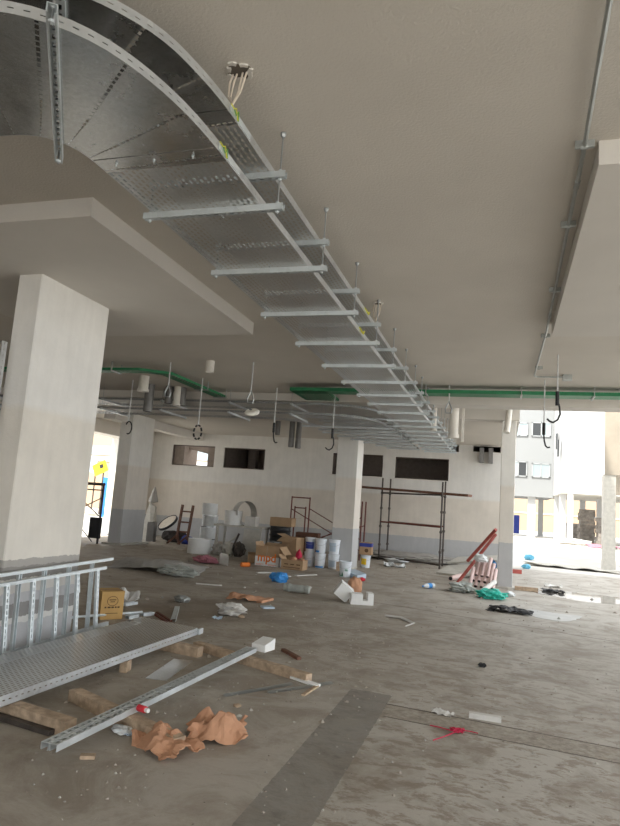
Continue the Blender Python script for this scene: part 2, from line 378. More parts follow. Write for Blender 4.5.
        if smooth:
            bm = bmesh.new(); bm.from_mesh(me); bmesh.ops.remove_doubles(bm, verts=bm.verts, dist=1e-5)
            for e in bm.edges:
                if len(e.link_faces) == 2 and e.calc_face_angle(0) > 0.7: e.smooth = False
            bm.to_mesh(me); bm.free()
        o = bpy.data.objects.new(name, me); COL.objects.link(o)
        if parent is not None: o.parent = parent
        else: o.location = off
        return o

def tag(o, label=None, cat=None, group=None, kind=None):
    if label: o['label'] = label
    if cat: o['category'] = cat
    if group: o['group'] = group
    if kind: o['kind'] = kind
    return o
def thing(name, loc, label, cat, group=None, rz=0):
    o = bpy.data.objects.new(name, None); COL.objects.link(o)
    o.location = loc; o.rotation_euler = (0,0,rz); o.empty_display_size = 0.1
    return tag(o, label, cat, group)
def struct(o): o['kind'] = 'structure'; return o
def copy_tree(o, parent=None):
    c = o.copy(); COL.objects.link(c)
    if parent is not None: c.parent = parent
    for ch in list(o.children): copy_tree(ch, c)
    return c

def crumple(c, size, seed=0, sub=3, amp=0.35, freq=1.6, rz=0):
    """irregular wadded lump resting on z = c.z"""
    bm = bmesh.new(); bmesh.ops.create_icosphere(bm, subdivisions=sub, radius=1)
    off = Vector((seed*3.1, seed*1.7, seed*0.9)); vs = []
    R = Matrix.Rotation(rz, 3, 'Z')
    for v in bm.verts:
        n = noise.noise(v.co*freq+off) + 0.5*noise.noise(v.co*freq*2.7+off) + 0.25*abs(noise.noise(v.co*freq*6+off))
        p = v.co*(1+amp*n); vs.append(Vector((p.x*size[0]/2, p.y*size[1]/2, p.z*size[2]/2)))
    zlo = min(v.z for v in vs)*0.72
    vs = [R @ Vector((v.x, v.y, max(v.z, zlo)-zlo)) + Vector(c) for v in vs]
    fs = [[v.index for v in f.verts] for f in bm.faces]; bm.free()
    mb = MB(); mb.add(vs, fs); return mb
def rumpled_sheet(c, size, h, seed=0, n=14, rz=0, t=0.006, ragged=0.12, freq=3.0, dome=0.0):
    """thin crumpled sheet lying on z = c.z"""
    vs = []; R = Matrix.Rotation(rz, 3, 'Z'); off = Vector((seed*2.3, seed*5.1, 0))
    for i in range(n+1):
        for j in range(n+1):
            x = i/n-0.5; y = j/n-0.5
            ex = 1+ragged*noise.noise(Vector((y*5, seed, 0)))+ragged*noise.noise(Vector((y*13, seed+4, 0)))
            ey = 1+ragged*noise.noise(Vector((x*5, seed, 9)))+ragged*noise.noise(Vector((x*13, seed, 5)))
            p = Vector((x*size[0]*ex, y*size[1]*ey, 0))
            q = Vector((x, y*size[1]/max(size[0],1e-3), 0))*freq+off
            z = h*max(0.0, 0.55+noise.noise(q)*1.3 + 0.45*noise.noise(q*2.1) - 0.35*abs(noise.noise(q*3.7)))
            p.z = z + dome*max(0.0,(1-4*x*x)*(1-4*y*y)); vs.append(R @ p + Vector(c))
    N = n+1; m = len(vs)
    vs2 = [v+Vector((0,0,t)) for v in vs]
    fs = []
    for i in range(n):
        for j in range(n):
            a = i*N+j; fs.append((a, a+1, a+N+1, a+N)); fs.append((m+a, m+a+N, m+a+N+1, m+a+1))
    edge = [i*N for i in range(N)] + [n*N+j for j in range(1,N)] + [i*N+n for i in range(n-1,-1,-1)] + [j for j in range(n-1,0,-1)]
    for k in range(len(edge)):
        a, b = edge[k], edge[(k+1) % len(edge)]; fs.append((a, b, m+b, m+a))
    mb = MB(); mb.add(vs+vs2, fs); return mb
# ------------------------------------------------------------------ camera
cam = bpy.data.cameras.new('camera'); co = bpy.data.objects.new('camera', cam); COL.objects.link(co); SC.camera = co
cam.sensor_fit = 'HORIZONTAL'; cam.sensor_width = 36; cam.lens = 36*633.758/620
cam.clip_end = 500
co.matrix_world = Matrix([[0.955418, -0.027963, 0.293931, 0.0], [0.286369, -0.154674, -0.945552, 0.0], [0.071904, 0.98757, -0.139771, 1.7], [0.0, 0.0, 0.0, 1.0]])

# ------------------------------------------------------------------ setting
CZ = 4.0
mb = MB(); mb.prism([(-13.6,-8),(5.6,-8),(5.6,23.2),(0.35,23.4),(0.35,22.75),(-13.6,22.75)], -0.3, 0.0)
struct(mb.build('floor', M['floor'], pivot=(0,0,0)))
mb = MB(); mb.bb(-160, 160, -60, 220, -0.5, -0.03)
struct(mb.build('ground', M['sand'], pivot=(0,0,0)))
mb = MB(); mb.bb(-13.6, 5.6, -8, 13.2, CZ, 17); mb.bb(-13.6, 0.35, 13.2, 16.3, 4.6, 17); mb.bb(-13.6, 0.35, 16.3, 22.75, 4.08, 17)  # ceiling slabs run up into unseen upper storeys, sized to shade the courtyard
struct(mb.build('ceiling', M['ceil'], pivot=(0,0,CZ)))
mb = MB(); mb.bb(-13.6, 5.6, 12.75, 13.2, 3.84, CZ+0.002)
struct(mb.build('trim_1', M['beam'], pivot=(0,13,3.84)))
mb = MB(); mb.bb(-13.6, 0.35, 16.25, 16.6, 4.07, 4.6)
struct(mb.build('trim_2', M['beam'], pivot=(0,16.4,4.07)))
mb = MB(); mb.bb(-11.75, -11.35, 16.6, 22.6, 3.80, 4.09)
struct(mb.build('trim_3', M['beam'], pivot=(-11.5,19,3.8)))
def chamfered_drop(x0,x1,y0,y1):
    mb = MB(); mb.bb(x0,x1,y0,y1,3.84,CZ+0.002); return mb
struct(chamfered_drop(-6.3,-3.215,4.05,7.55).build('drop_panel', M['drop']))
struct(chamfered_drop(0.50,3.6,3.89,7.75).build('drop_panel', M['drop']))

# back wall with four high window openings and a duct opening
openings = [(-12.65,-10.80,2.80,3.61),(-10.40,-8.70,2.80,3.59),(-6.02,-4.15,2.80,3.58),(-3.70,-1.82,2.79,3.55),(-2.0,-1.5,3.82,4.06),(-1.02,-0.10,3.86,4.06)]
xs = sorted({-13.6, 0.35, *[o[0] for o in openings], *[o[1] for o in openings]})
mb = MB()
for a, b in zip(xs[:-1], xs[1:]):
    cuts = sorted((o[2], o[3]) for o in openings if o[0] <= a+1e-6 and o[1] >= b-1e-6)
    z = 0.0
    for (c0, c1) in cuts:
        mb.bb(a, b, 22.6, 22.8, z, c0); z = c1
    mb.bb(a, b, 22.6, 22.8, z, 4.09)
struct(mb.build('wall_back', M['wall'], pivot=(0,22.6,0)))
# service rooms behind the openings
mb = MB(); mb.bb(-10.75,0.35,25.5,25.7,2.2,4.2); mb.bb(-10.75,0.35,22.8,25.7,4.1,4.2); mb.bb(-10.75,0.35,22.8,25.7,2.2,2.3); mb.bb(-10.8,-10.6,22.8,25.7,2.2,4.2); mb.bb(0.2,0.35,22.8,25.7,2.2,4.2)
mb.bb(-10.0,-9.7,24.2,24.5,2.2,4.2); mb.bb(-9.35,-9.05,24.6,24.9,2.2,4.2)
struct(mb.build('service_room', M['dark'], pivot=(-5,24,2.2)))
for k, (x0,x1,z0,z1) in enumerate(openings[:4]):
    w = thing('window_%d' % (k+1), ((x0+x1)/2, 22.7, z0), None, None); struct(w)
    f = MB(); t = 0.035
    f.bb(x0,x1,22.66,22.74,z0,z0+t); f.bb(x0,x1,22.66,22.74,z1-t,z1); f.bb(x0,x0+t,22.66,22.74,z0,z1); f.bb(x1-t,x1,22.66,22.74,z0,z1)
    f.build('window_frame', M['winframe'], w)
    s = MB(); s.bb(x0-0.03,x1+0.03,22.57,22.66,z0-0.035,z0+0.002); s.build('window_sill', M['beam'], w)
# dark reveal inside the first opening, half closed by a sloping board
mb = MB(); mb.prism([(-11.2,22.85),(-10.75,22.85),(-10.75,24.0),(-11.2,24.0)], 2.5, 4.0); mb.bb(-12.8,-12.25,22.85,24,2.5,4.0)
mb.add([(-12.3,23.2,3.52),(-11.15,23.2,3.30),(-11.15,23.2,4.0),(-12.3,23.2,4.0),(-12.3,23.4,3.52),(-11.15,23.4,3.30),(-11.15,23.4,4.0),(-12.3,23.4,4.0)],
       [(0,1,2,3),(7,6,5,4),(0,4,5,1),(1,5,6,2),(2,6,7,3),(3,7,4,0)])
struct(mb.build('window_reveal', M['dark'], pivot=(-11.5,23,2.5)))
mb = MB(); mb.bb(-14.3,-6.5,-8.2,-8,0,4.3); struct(mb.build('wall_front_light_block', M['wall'], pivot=(0,-8,0)))  # unseen wall, added to cut the light from behind the camera
mb = MB(); mb.bb(-14.3,-13.55,20.9,22.8,0,4.09); mb.bb(-13.9,-13.6,-8,18.0,0,4.09); struct(mb.build('wall_left_light_block', M['wall'], pivot=(-13.9,21,0)))  # wall end by the opening, plus an unseen run added to cut light
# lintel over the open left side
mb = MB(); mb.bb(-14.3,-13.5,-8,22.8,3.6,4.3); struct(mb.build('trim_4', M['beam'], pivot=(-13.9,10,3.6)))

# ------------------------------------------------------------------ columns
def column(x0,x1,y0,y1,z1,mat,label,base=None):
    r = thing('concrete_column', ((x0+x1)/2,(y0+y1)/2,0), label, 'column', None)
    mb = MB(); b = 0.012
    mb.prism([(x0+b,y0),(x1-b,y0),(x1,y0+b),(x1,y1-b),(x1-b,y1),(x0+b,y1),(x0,y1-b),(x0,y0+b)], 0, z1)
    mb.build('shaft', mat, r)
    if base:
        m2 = MB()
        pts = []
        for k in range(28):
            a = 2*PI*k/28; ex = (x1-x0)/2+base; ey = (y1-y0)/2+base
            q = max(abs(math.cos(a))/ex, abs(math.sin(a))/ey); rr = (1/q)*(0.93+0.14*noise.noise(Vector((a*2,x0,y0))))
            pts.append(((x0+x1)/2+rr*math.cos(a), (y0+y1)/2+rr*math.sin(a)))
        m2.prism(pts, 0, 0.05); m2.build('mortar_skirt', M['board'], r)
    return r
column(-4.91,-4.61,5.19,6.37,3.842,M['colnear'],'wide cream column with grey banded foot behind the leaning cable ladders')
column(-11.62,-11.17,17.32,18.6,4.6,M['col'],'cream column with grey foot left of the wooden stepladder, its narrow face in shade',0.18)
column(-4.42,-3.83,17.02,17.75,4.6,M['col'],'cream column with grey foot standing between the paint buckets and the dark scaffold',0.05)
column(-0.06,0.28,16.36,16.75,4.1,M['col'],'slim cream column beside the pink pipe bundle at the edge of the courtyard',0.12)

# ------------------------------------------------------------------ cable trays
def off_poly(P, d):
    """offset a polyline in xy by d to its left"""
    out = []
    for i, p in enumerate(P):
        a = Vector(P[max(0,i-1)]); b = Vector(P[min(len(P)-1,i+1)]); t = (b-a); t.z = 0; t.normalize()
        out.append(Vector(p) + Vector((-t.y, t.x, 0))*d)
    return out
def resample(P, n):
    P = [Vector(p) for p in P]; L = [0]
    for a, b in zip(P[:-1], P[1:]): L.append(L[-1]+(b-a).length)
    out = []
    for i in range(n):
        s = L[-1]*i/(n-1); k = 0
        while k < len(P)-2 and L[k+1] < s: k += 1
        f = (s-L[k])/max(1e-9, L[k+1]-L[k]); out.append(P[k].lerp(P[k+1], f))
    return out
def smooth_poly(P, it=2):
    P = [Vector(p) for p in P]
    for _ in range(it):
        Q = [P[0]]
        for a, b in zip(P[:-1], P[1:]): Q += [a.lerp(b,0.25), a.lerp(b,0.75)]
        Q.append(P[-1]); P = Q
    return P
def side_rail(P, z, h, parent, lipdir, name='side_rail', mat='rail'):
    """upright slotted rail along polyline P with a return lip at top"""
    mb = MB(); lo = [Vector((p[0],p[1],z)) for p in P]; hi = [Vector((p[0],p[1],z+h)) for p in P]
    mb.strip(lo, hi, 0.003, 0, wn=0.075)
    lip = [q+Vector((0,0,z+h-q.z)) for q in off_poly(lo, lipdir*0.016)]
    mb.strip(hi, lip, 0.003); 
    return mb.build(name, M[mat], parent)
def tray_run(name, label, z, L, R, h, segs, group=None, cat='cable tray'):
    """L, R: left and right edge polylines (equal length lists); segs: list of (i0, i1, part name, material)"""
    root = thing(name, (L[0][0], L[0][1], z), label, cat, group)
    for (i0, i1, pn, mt) in segs:
        a = [Vector((p[0],p[1],z)) for p in L[i0:i1+1]]; b = [Vector((p[0],p[1],z)) for p in R[i0:i1+1]]
        mb = MB(); mb.strip(a, b, 0.002); mb.build(pn, M[mt], root)
    return root

def straight(p0, p1, n): return [Vector((p0[0]+(p1[0]-p0[0])*i/n, p0[1]+(p1[1]-p0[1])*i/n, 0)) for i in range(n+1)]
def main_tray(name, label, z, xo, inner_x, outer, inner, yend):
    NB = 28
    bo = resample(smooth_poly([(x,y,0) for x,y in outer], 2), NB+1)
    bi = resample(smooth_poly([(x,y,0) for x,y in inner], 2), NB+1)
    arm_o = straight((-9.0, outer[0][1]), outer[0], 6); arm_i = straight((-9.0, inner[0][1]), inner[0], 6)
    run_o = straight(outer[-1], (xo, yend), 14); run_i = straight(inner[-1], (inner_x, yend), 14)
    OUT = arm_o[:-1]+bo[:-1]+run_o; INN = arm_i[:-1]+bi[:-1]+run_i
    n = len(OUT)
    r = tray_run(name, label, z, INN, OUT, 0.07, [(0,6,'tray_bed','perf'),(6,6+NB,'bend_plate','bend'),(6+NB,n-1,'tray_bed','perf')])
    side_rail(OUT, z, 0.052, r, 1); side_rail(INN, z, 0.052, r, -1)
    return r, OUT, INN
outer1 = [(-2.75,1.69),(-2.25,1.69),(-1.97,1.745),(-1.79,1.85),(-1.655,2.01),(-1.565,2.25),(-1.515,2.53),(-1.502,2.78),(-1.50,2.95)]
inner1 = [(-2.75,2.50),(-2.63,2.505),(-2.50,2.515),(-2.41,2.545),(-2.34,2.60),(-2.295,2.67),(-2.272,2.76),(-2.265,2.84),(-2.265,2.95)]
low, LOUT, LINN = main_tray('cable_tray', 'lower of the two large galvanised cable trays, curving across the upper left under the ceiling', 3.522, -1.50, -2.265, outer1, inner1, 19.6)
outer2 = [(-2.75,1.79),(-2.25,1.79),(-1.98,1.83),(-1.79,1.93),(-1.64,2.09),(-1.53,2.29),(-1.485,2.52),(-1.458,2.75),(-1.455,2.95)]
upp, UOUT, UINN = main_tray('cable_tray', 'upper of the two large galvanised cable trays, seen above the lower one', 3.737, -1.455, -2.265, outer2, inner1, 19.4)

def bolts(points, parent, name='bolt', drop=0.02):
    for p in points:
        mb = MB(); mb.lathe([(0,0.001),(0.009,0.001),(0.009,-0.006),(0.004,-0.006),(0.004,-drop),(0,-drop)], p, 6)
        mb.build(name, M['galvpale'], parent)
# splice plates, bolts and yellow earth wires at the joint between bend and run
for (r, z, xr) in ((low, 3.522, -1.50), (upp, 3.737, -1.455)):
    mb = MB(); mb.bb(-2.262, xr-0.003, 2.815, 2.845, z-0.003, z-0.0005); mb.build('splice_strip', M['bend'], r)
    bolts([(-2.14+i*0.24, 2.86, z-0.003) for i in range(3)], r)
    mb = MB(); mb.bb(xr, xr+0.004, 2.84, 3.12, z+0.006, z+0.046); mb.build('splice_plate', M['galvpale'], r)
    for k in range(2):
        mb = MB()
        mb.tube([(xr+0.004,2.84+0.04*k,z+0.05),(xr+0.016,2.86+0.03*k,z+0.03-0.02*k),(xr+0.018,2.88+0.03*k,z+0.045),(xr+0.012,2.92+0.01*k,z+0.002),(xr+0.004,2.94,z+0.03)], 0.0035, 6)
        mb.build('earth_wire', M['yg'] if k == 0 else M['wiregreen'], r)
    for k in range(2):
        mb = MB()
        mb.tube([(xr+0.004,6.35+0.05*k,z+0.05),(xr+0.028,6.40+0.05*k,z+0.0),(xr+0.03,6.48,z+0.04),(xr+0.004,6.56,z+0.05)], 0.006, 6)
        mb.build('earth_wire', M['yg'], r)

# second pair of trays: across the hall, then turning to run beside the large trays
def second_tray(label, z, dx):
    front = smooth_poly([(-13.4,12.55+dx,0),(-6,12.55+dx,0),(-3.7,12.55+dx,0),(-2.95,12.75+dx,0),(-2.62,13.3,0),(-2.52,14.2,0),(-2.47,19.3,0)], 3)
    back = smooth_poly([(-13.4,13.45+dx,0),(-6,13.45+dx,0),(-4.75,13.5+dx,0),(-4.4,14.0,0),(-4.2,15.2,0),(-3.75,17.2,0),(-3.3,19.3,0)], 3)
    F = resample(front, 60); B = resample(back, 60)
    r = tray_run('cable_tray', label, z, F, B, 0.07, [(0,30,'tray_bed','mesh'),(30,44,'bend_plate','mesh'),(44,59,'tray_bed','perf')])
    # F is the right-hand edge after the turn
    side_rail(F, z, 0.045, r, 1, mat='railg'); side_rail(B, z, 0.045, r, -1, mat='railg')
    return r, F, B
s_lo, SF, SB = second_tray('lower cable tray running across the hall in front of the cream columns, then turning away', 3.522, 0.0)
s_up, SF2, SB2 = second_tray('upper cable tray running across the hall directly above a matching one', 3.737, 0.0)

# ------------------------------------------------------------------ trapeze hangers (strut pair on two drop rods)
GH = 'trapeze hangers under the large cable trays'
ORD = ['nearest','second','third','fourth','fifth','sixth','seventh','eighth','ninth','tenth','eleventh','twelfth','thirteenth','fourteenth','fifteenth','sixteenth','seventeenth','eighteenth']
def make_hanger(loc, half, rodx, up_half, label, group, rods=True, ztop=CZ):
    x, y, z = loc
    r = thing('trapeze_hanger', (x,y,3.48), label, 'tray hanger', group)
    MB().channel((x-half,y,3.501),(x+half,y,3.501), up=(0,0,1)).build('lower_strut', M['slot'], r)
    MB().channel((x-up_half,y,3.716),(x+up_half+0.02,y,3.716), up=(0,0,1)).build('upper_strut', M['slot'], r)
    for sx in (-1, 1):
        mb = MB(); px = x+sx*rodx; mb.tube([(px,y,3.455),(px,y,ztop+0.004)], 0.0055, 6); mb.lathe([(0,0),(0.02,0),(0.02,-0.012),(0.012,-0.03),(0,-0.03)], (px,y,ztop), 8)
        rd = mb.build('drop_rod', M['rod'], r)
        for zz in (3.470, 3.529, 3.685, 3.745):
            mb = MB(); mb.lathe([(0.005,-0.006),(0.013,-0.006),(0.013,0.006),(0.005,0.006)], (px,y,zz), 6); mb.build('nut', M['galvpale'], rd)
    return r
HY = [3.475,4.51,5.64,6.75,7.88,8.95,10.0,10.88,11.85,12.9,13.75,14.6,15.45,16.3,17.15,18.0,18.8,19.5]
proto = None
cx = -1.84
for i, y in enumerate(HY):
    lab = '%s trapeze hanger from the front under the straight run of the large cable trays' % ORD[i]
    zt = CZ if y < 12.7 else (3.84 if y < 13.2 else (4.6 if y < 16.25 else 4.08))
    if proto is None:
        proto = make_hanger((cx,y,0), 0.49, 0.45, 0.47, lab, GH); o = proto
    elif zt != CZ:
        o = make_hanger((cx,y,0), 0.49, 0.45, 0.47, lab, GH, ztop=zt)
    else:
        o = copy_tree(proto); o.location.y = y
    o['label'] = lab
# hanger under the bend, square to the tray
r = thing('trapeze_hanger', (-2.06,2.25,3.48), 'trapeze hanger seen end-on under the curved bend of the large trays', 'tray hanger', GH)
a, b = Vector((-1.70,1.77,3.50)), Vector((-2.43,2.74,3.50)); d = (b-a).normalized()
MB().channel(a, b, up=(0,0,-1)).build('lower_strut', M['slot'], r)
MB().channel(a+Vector((0,0,0.215)), b+Vector((0,0,0.215))).build('upper_strut', M['slot'], r)
for q in (a+d*0.04, b-d*0.04):
    mb = MB(); mb.tube([(q.x,q.y,3.455),(q.x,q.y,CZ+0.004)], 0.0055, 6); rd = mb.build('drop_rod', M['rod'], r)
    for zz in (3.47, 3.529, 3.745):
        mb = MB(); mb.lathe([(0.005,-0.006),(0.013,-0.006),(0.013,0.006),(0.005,0.006)], (q.x,q.y,zz), 6); mb.build('nut', M['galvpale'], rd)

# hangers of the second pair: along the cross run and fanned round its turn
G2 = 'trapeze hangers under the cross trays'
def strut_pair(pa, pb, label, ztop):
    a = Vector((pa[0],pa[1],3.501)); b = Vector((pb[0],pb[1],3.501)); d = (b-a).normalized()
    r = thing('trapeze_hanger', ((a.x+b.x)/2,(a.y+b.y)/2,3.48), label, 'tray hanger', G2)
    MB().channel(a, b).build('lower_strut', M['galv'], r)
    MB().channel(a+Vector((0,0,.215)), b+Vector((0,0,.215))).build('upper_strut', M['galv'], r)
    for q in (a+d*0.05, b-d*0.05):
        zt = ztop(q.y); MB().tube([(q.x,q.y,3.455),(q.x,q.y,zt+0.004)], 0.0055, 6).build('drop_rod', M['rod'], r)
    return r
def ztop(y): return 4.0 if y < 12.75 else (3.84 if y < 13.2 else (4.6 if y < 16.25 else 4.08))
for i, x in enumerate((-4.29,-5.70,-7.35,-8.9,-10.4,-11.9)):
    strut_pair((x,12.40),(x,13.62), '%s hanger from the centre column under the tray pair crossing the hall' % ORD[i].replace('nearest','first'), ztop)
for i, y in enumerate((14.3,14.9,15.5,16.2,16.9,17.6,18.3,19.0)):
    xl = -4.62+0.24*i if i < 2 else -4.45+(y-15.5)*0.30
    strut_pair((xl,y),(-2.40,y), '%s hanger past the turn of the cross trays, beside the large trays' % ORD[i].replace('nearest','first'), ztop)
# ------------------------------------------------------------------ green trays, conduit, pipes and rods under the ceiling
def green_run(label, pts, w, h, zt, brackets, bed='greenp'):
    P = [Vector((x,y,0)) for x,y in pts]; L = off_poly(P, w/2); R = off_poly(P, -w/2); z = zt-h
    r = thing('green_cable_tray', (P[0].x,P[0].y,z), label, 'cable tray', 'green cable trays')
    mb = MB(); mb.strip([(p.x,p.y,z) for p in L], [(p.x,p.y,z) for p in R], 0.003); mb.build('tray_bed', M[bed], r)
    for Q in (L, R):
        mb = MB(); mb.strip([(p.x,p.y,z) for p in Q], [(p.x,p.y,zt) for p in Q], 0.004); mb.build('side_rail', M['green'], r)
    for (bx,by,dx,dy) in brackets:
        mb = MB(); n = Vector((dx,dy,0)).normalized(); s = Vector((-n.y,n.x,0)); c = Vector((bx,by,0)); hw = w/2+0.03
        for k in (-1,1):
            p = c+s*hw*k; mb.bar((p.x,p.y,z-0.02),(p.x,p.y,CZ),0.03,0.012)
        a = c+s*hw; b = c-s*hw; mb.bar((a.x,a.y,z-0.012),(b.x,b.y,z-0.012),0.03,0.02)
        mb.build('bracket', M['conduit'], r)
    return r
green_run('long green cable tray crossing the right half of the ceiling towards the courtyard', [(-4.05,11.75),(5.5,11.75)], 0.34, 0.065, 3.915, [(-1.4,11.75,1,0),(0.27,11.75,1,0),(1.45,11.75,1,0)], 'green')
green_run('green slotted cable tray branching away to the back left of the large trays', [(-3.69,11.58),(-3.69,12.7)], 0.72, 0.045, 3.895, [])
green_run('green cable tray emerging behind the wide near column and turning towards the back', [(-13.0,9.95),(-6.35,9.95),(-5.98,10.2),(-5.98,12.6)], 0.24, 0.05, 3.89, [(-6.9,9.95,1,0),(-5.98,11.6,0,1),(-5.98,12.5,0,1)])
# steel conduit along the right-hand drop panel
r = thing('steel_conduit', (0.44,2.3,3.96), 'thin steel conduit running along the ceiling beside the right-hand dropped panel', 'conduit')
MB().tube([(0.36,1.6,3.965),(0.42,4.0,3.965),(0.455,8.0,3.965),(0.43,10.47,3.965),(0.44,10.55,3.965),(0.48,10.60,3.965),(0.86,10.62,3.965)], 0.014, 8).build('pipe', M['conduit'], r, True)
for y in (3.88,5.0,6.5,8.2,10.0):
    x = 0.42+0.009*(y-4); mb = MB(); mb.box((x,y,3.978),(0.11,0.025,0.044)); mb.tube([(x-0.02,y,3.965),(x+0.02,y,3.965)],0.020,8); mb.build('clamp', M['conduit'], r)
for y in (4.35,7.3):
    x = 0.42+0.009*(y-4); MB().tube([(x,y-0.05,3.965),(x+0.001,y+0.05,3.965)],0.019,8).build('coupling', M['conduit'], r)
tag(MB().box((0.93,10.62,3.962),(0.14,0.10,0.10)).build('junction_box', M['conduit']), 'small grey junction box at the end of the ceiling conduit', 'junction box')

# broken holes in the ceiling with loose cables
def ceiling_hole(x, y, s, label, rz):
    r = thing('ceiling_box', (x,y,CZ), label, 'ceiling box')
    pts = []
    for k in range(20):
        a = 2*PI*k/20; q = max(abs(math.cos(a)),abs(math.sin(a))); rr = s/q*(0.9+0.25*noise.noise(Vector((a*2,x,3)))); pts.append((x+rr*math.cos(a+rz), y+rr*math.sin(a+rz)))
    MB().prism(pts, CZ-0.004, CZ+0.0005).build('opening', M['hole'], r)  # flat plate under the slab; the hole's shaded depth is only colour
    mb = MB()
    for k in range(0,20):
        if k % 3 == 2: continue
        p = pts[k]; q = pts[(k+1)%20]; mb.bar((p[0],p[1],CZ-0.005),(q[0],q[1],CZ-0.005),0.018+0.01*random.random(),0.012)
    mb.build('chipped_edge', M['drop'], r)
    for k in range(2):
        dx = (k-0.5)*0.024
        MB().tube([(x-0.03+dx,y+0.02,CZ),(x-0.035+dx,y,CZ-0.07),(x-0.03+dx*0.5,y-0.02,CZ-0.17),(x-0.01,y-0.015,CZ-0.21),(x+0.015+dx*.5,y,CZ-0.13),(x+0.03+dx,y+0.015,CZ)], 0.0055, 6).build('loose_cable', M['wire'], r, True)
ceiling_hole(-1.44,2.87,0.062,'square ceiling hole with a loop of loose cream cable, above the tray bend',0.5)
ceiling_hole(-1.42,6.86,0.05,'small ceiling hole with hanging cable ends, farther along the straight large trays',0.3)

# drop rods with black cable rings
def ring_rod(x, y, z0, style, label):
    r = thing('drop_rod', (x,y,CZ), label, 'hanging rod', 'hanging rods with cable rings')
    MB().tube([(x,y,CZ+0.004),(x,y,z0+0.28)], 0.011, 6).build('rod', M['rodpale'], r)
    mb = MB(); c = Vector((x,y,z0+0.15))
    if style == 'ring':
        for a0 in range(0, 360, 45):
            mb = MB(); mb.tube([c+Vector((0.085*math.sin(math.radians(a0+t)),0,0.14*math.cos(math.radians(a0+t)))) for t in (4,14,24,34)], 0.018, 6); mb.build('ring_link', M['black'], r)
    elif style == 'c':
        mb.tube([c+Vector((0.075*math.sin(math.radians(t))+0.02,0,0.13*math.cos(math.radians(t)))) for t in range(-60,215,20)], 0.014, 6); mb.build('cable_hook', M['black'], r)
    elif style == 'clevis':
        mb.tube([(x,y,z0+0.30),(x-0.06,y,z0+0.16),(x-0.045,y,z0+0.09),(x+0.045,y,z0+0.09),(x+0.06,y,z0+0.16),(x,y,z0+0.30)], 0.013, 6); mb.build('clevis_hanger', M['rod'], r)
    else:
        mb.tube([(x,y,z0+0.34),(x,y,z0+0.22),(x+0.01,y,z0+0.12),(x+0.03,y,z0+0.04),(x+0.06,y,z0+0.01),(x+0.10,y,z0+0.02)] if style == 'j' else
                [(x,y,z0+0.30),(x+0.03,y,z0+0.20),(x+0.04,y,z0+0.10),(x+0.01,y,z0+0.02),(x-0.05,y,z0-0.02),(x-0.10,y,z0+0.0),(x-0.13,y,z0+0.03)], 0.014, 6); mb.build('cable_hook', M['black'], r)
        mb = MB(); mb.tube([(x,y,z0+0.42),(x,y,z0+0.22)], 0.026, 8); mb.build('sleeve', M['black'], r)
    return r
ring_rod(-7.55,11.52,2.83,'c','hanging rod with an open black hook before the column left of the stepladder')
ring_rod(-5.77,11.22,2.76,'ring','hanging rod ending in a dashed black oval ring, before the left-hand high windows')
ring_rod(-4.53,12.15,2.85,'j','hanging rod with a curled black hook, before the wall between the two high window pairs')
ring_rod(-5.72,9.84,3.28,'clevis','hanging rod with a grey clevis loop near the small white ceiling fitting')
ring_rod(-4.12,9.81,3.20,'clevis','hanging rod with a clevis loop beside the round white lamp')
ring_rod(-3.33,12.35,2.80,'k','hanging rod with a bent black hook in front of the centre column')
ring_rod(0.62,11.02,2.86,'j','left-hand of two hooked rods hanging before the white courtyard building')
ring_rod(0.69,9.29,3.06,'k','right-hand of two hooked rods hanging before the white courtyard building')
ring_rod(-0.98,11.6,3.40,'clevis','hanging rod with a clevis by the right edge of the far large tray end')

# ceiling fittings, ducts, drain pipes
def hang_cyl(name, x, y, z0, z1, rad, mat, label, cat, cap=None, group=None, rz=0):
    r = thing(name, (x,y,z1), label, cat, group)
    MB().lathe([(rad*0.82,z0+0.004),(rad*0.82,z0),(rad,z0),(rad,z1+0.004),(0,z1+0.004)], (x,y,0), 20).build('pipe', M[mat], r, True)
    MB().lathe([(0,z0+0.03),(rad*0.82,z0+0.03),(rad*0.82,z0+0.004)], (x,y,0), 20).build('mouth', M['scrap_and_shade'] if mat != 'pvc' else M['whitem'], r)  # plug near the mouth; dark on grey ducts to paint their shaded inside
    if cap: MB().lathe([(rad,z0),(rad*1.18,z0),(rad*1.18,z0+cap),(rad,z0+cap)], (x,y,0), 20).build('socket', M[mat], r, True)
    return r
hang_cyl('ceiling_fitting',-4.90,9.75,3.80,CZ,0.075,'pvc','small round white fitting on the ceiling left of the large trays','ceiling fitting')
hang_cyl('pipe_stub',-7.02,11.1,3.68,CZ,0.10,'pvc','short white pipe stub under the green tray behind the near column','pipe stub',0.05)
hang_cyl('pipe_stub',-6.85,12.2,3.58,CZ,0.075,'pvc','white pipe stub dropping through the cross trays left of the round lamp','pipe stub',0.04)
G3 = 'dull grey duct stubs under the ceiling'
hang_cyl('duct_stub',-7.42,12.0,3.40,CZ,0.10,'duct','grey duct stub left of the short white pipe stub by the green tray','duct',None,G3)
hang_cyl('duct_stub',-7.05,12.2,3.62,CZ,0.085,'duct','grey duct stub hanging just right of the short white pipe stub','duct',None,G3)
hang_cyl('duct_stub',-6.78,12.3,3.60,CZ,0.085,'duct','second grey duct stub right of the short white pipe stub','duct',None,G3)
hang_cyl('duct_stub',-6.12,18.0,3.31,4.08,0.085,'duct','left-hand of two long duct stubs hanging before the wall between the window pairs','duct',None,G3)
hang_cyl('duct_stub',-5.90,18.0,3.28,4.08,0.085,'duct','right-hand of two long duct stubs hanging before the wall between the window pairs','duct',None,G3)
hang_cyl('duct_stub',-6.58,18.0,3.66,4.08,0.08,'duct','short duct stub left of the two long ones','duct',None,G3)
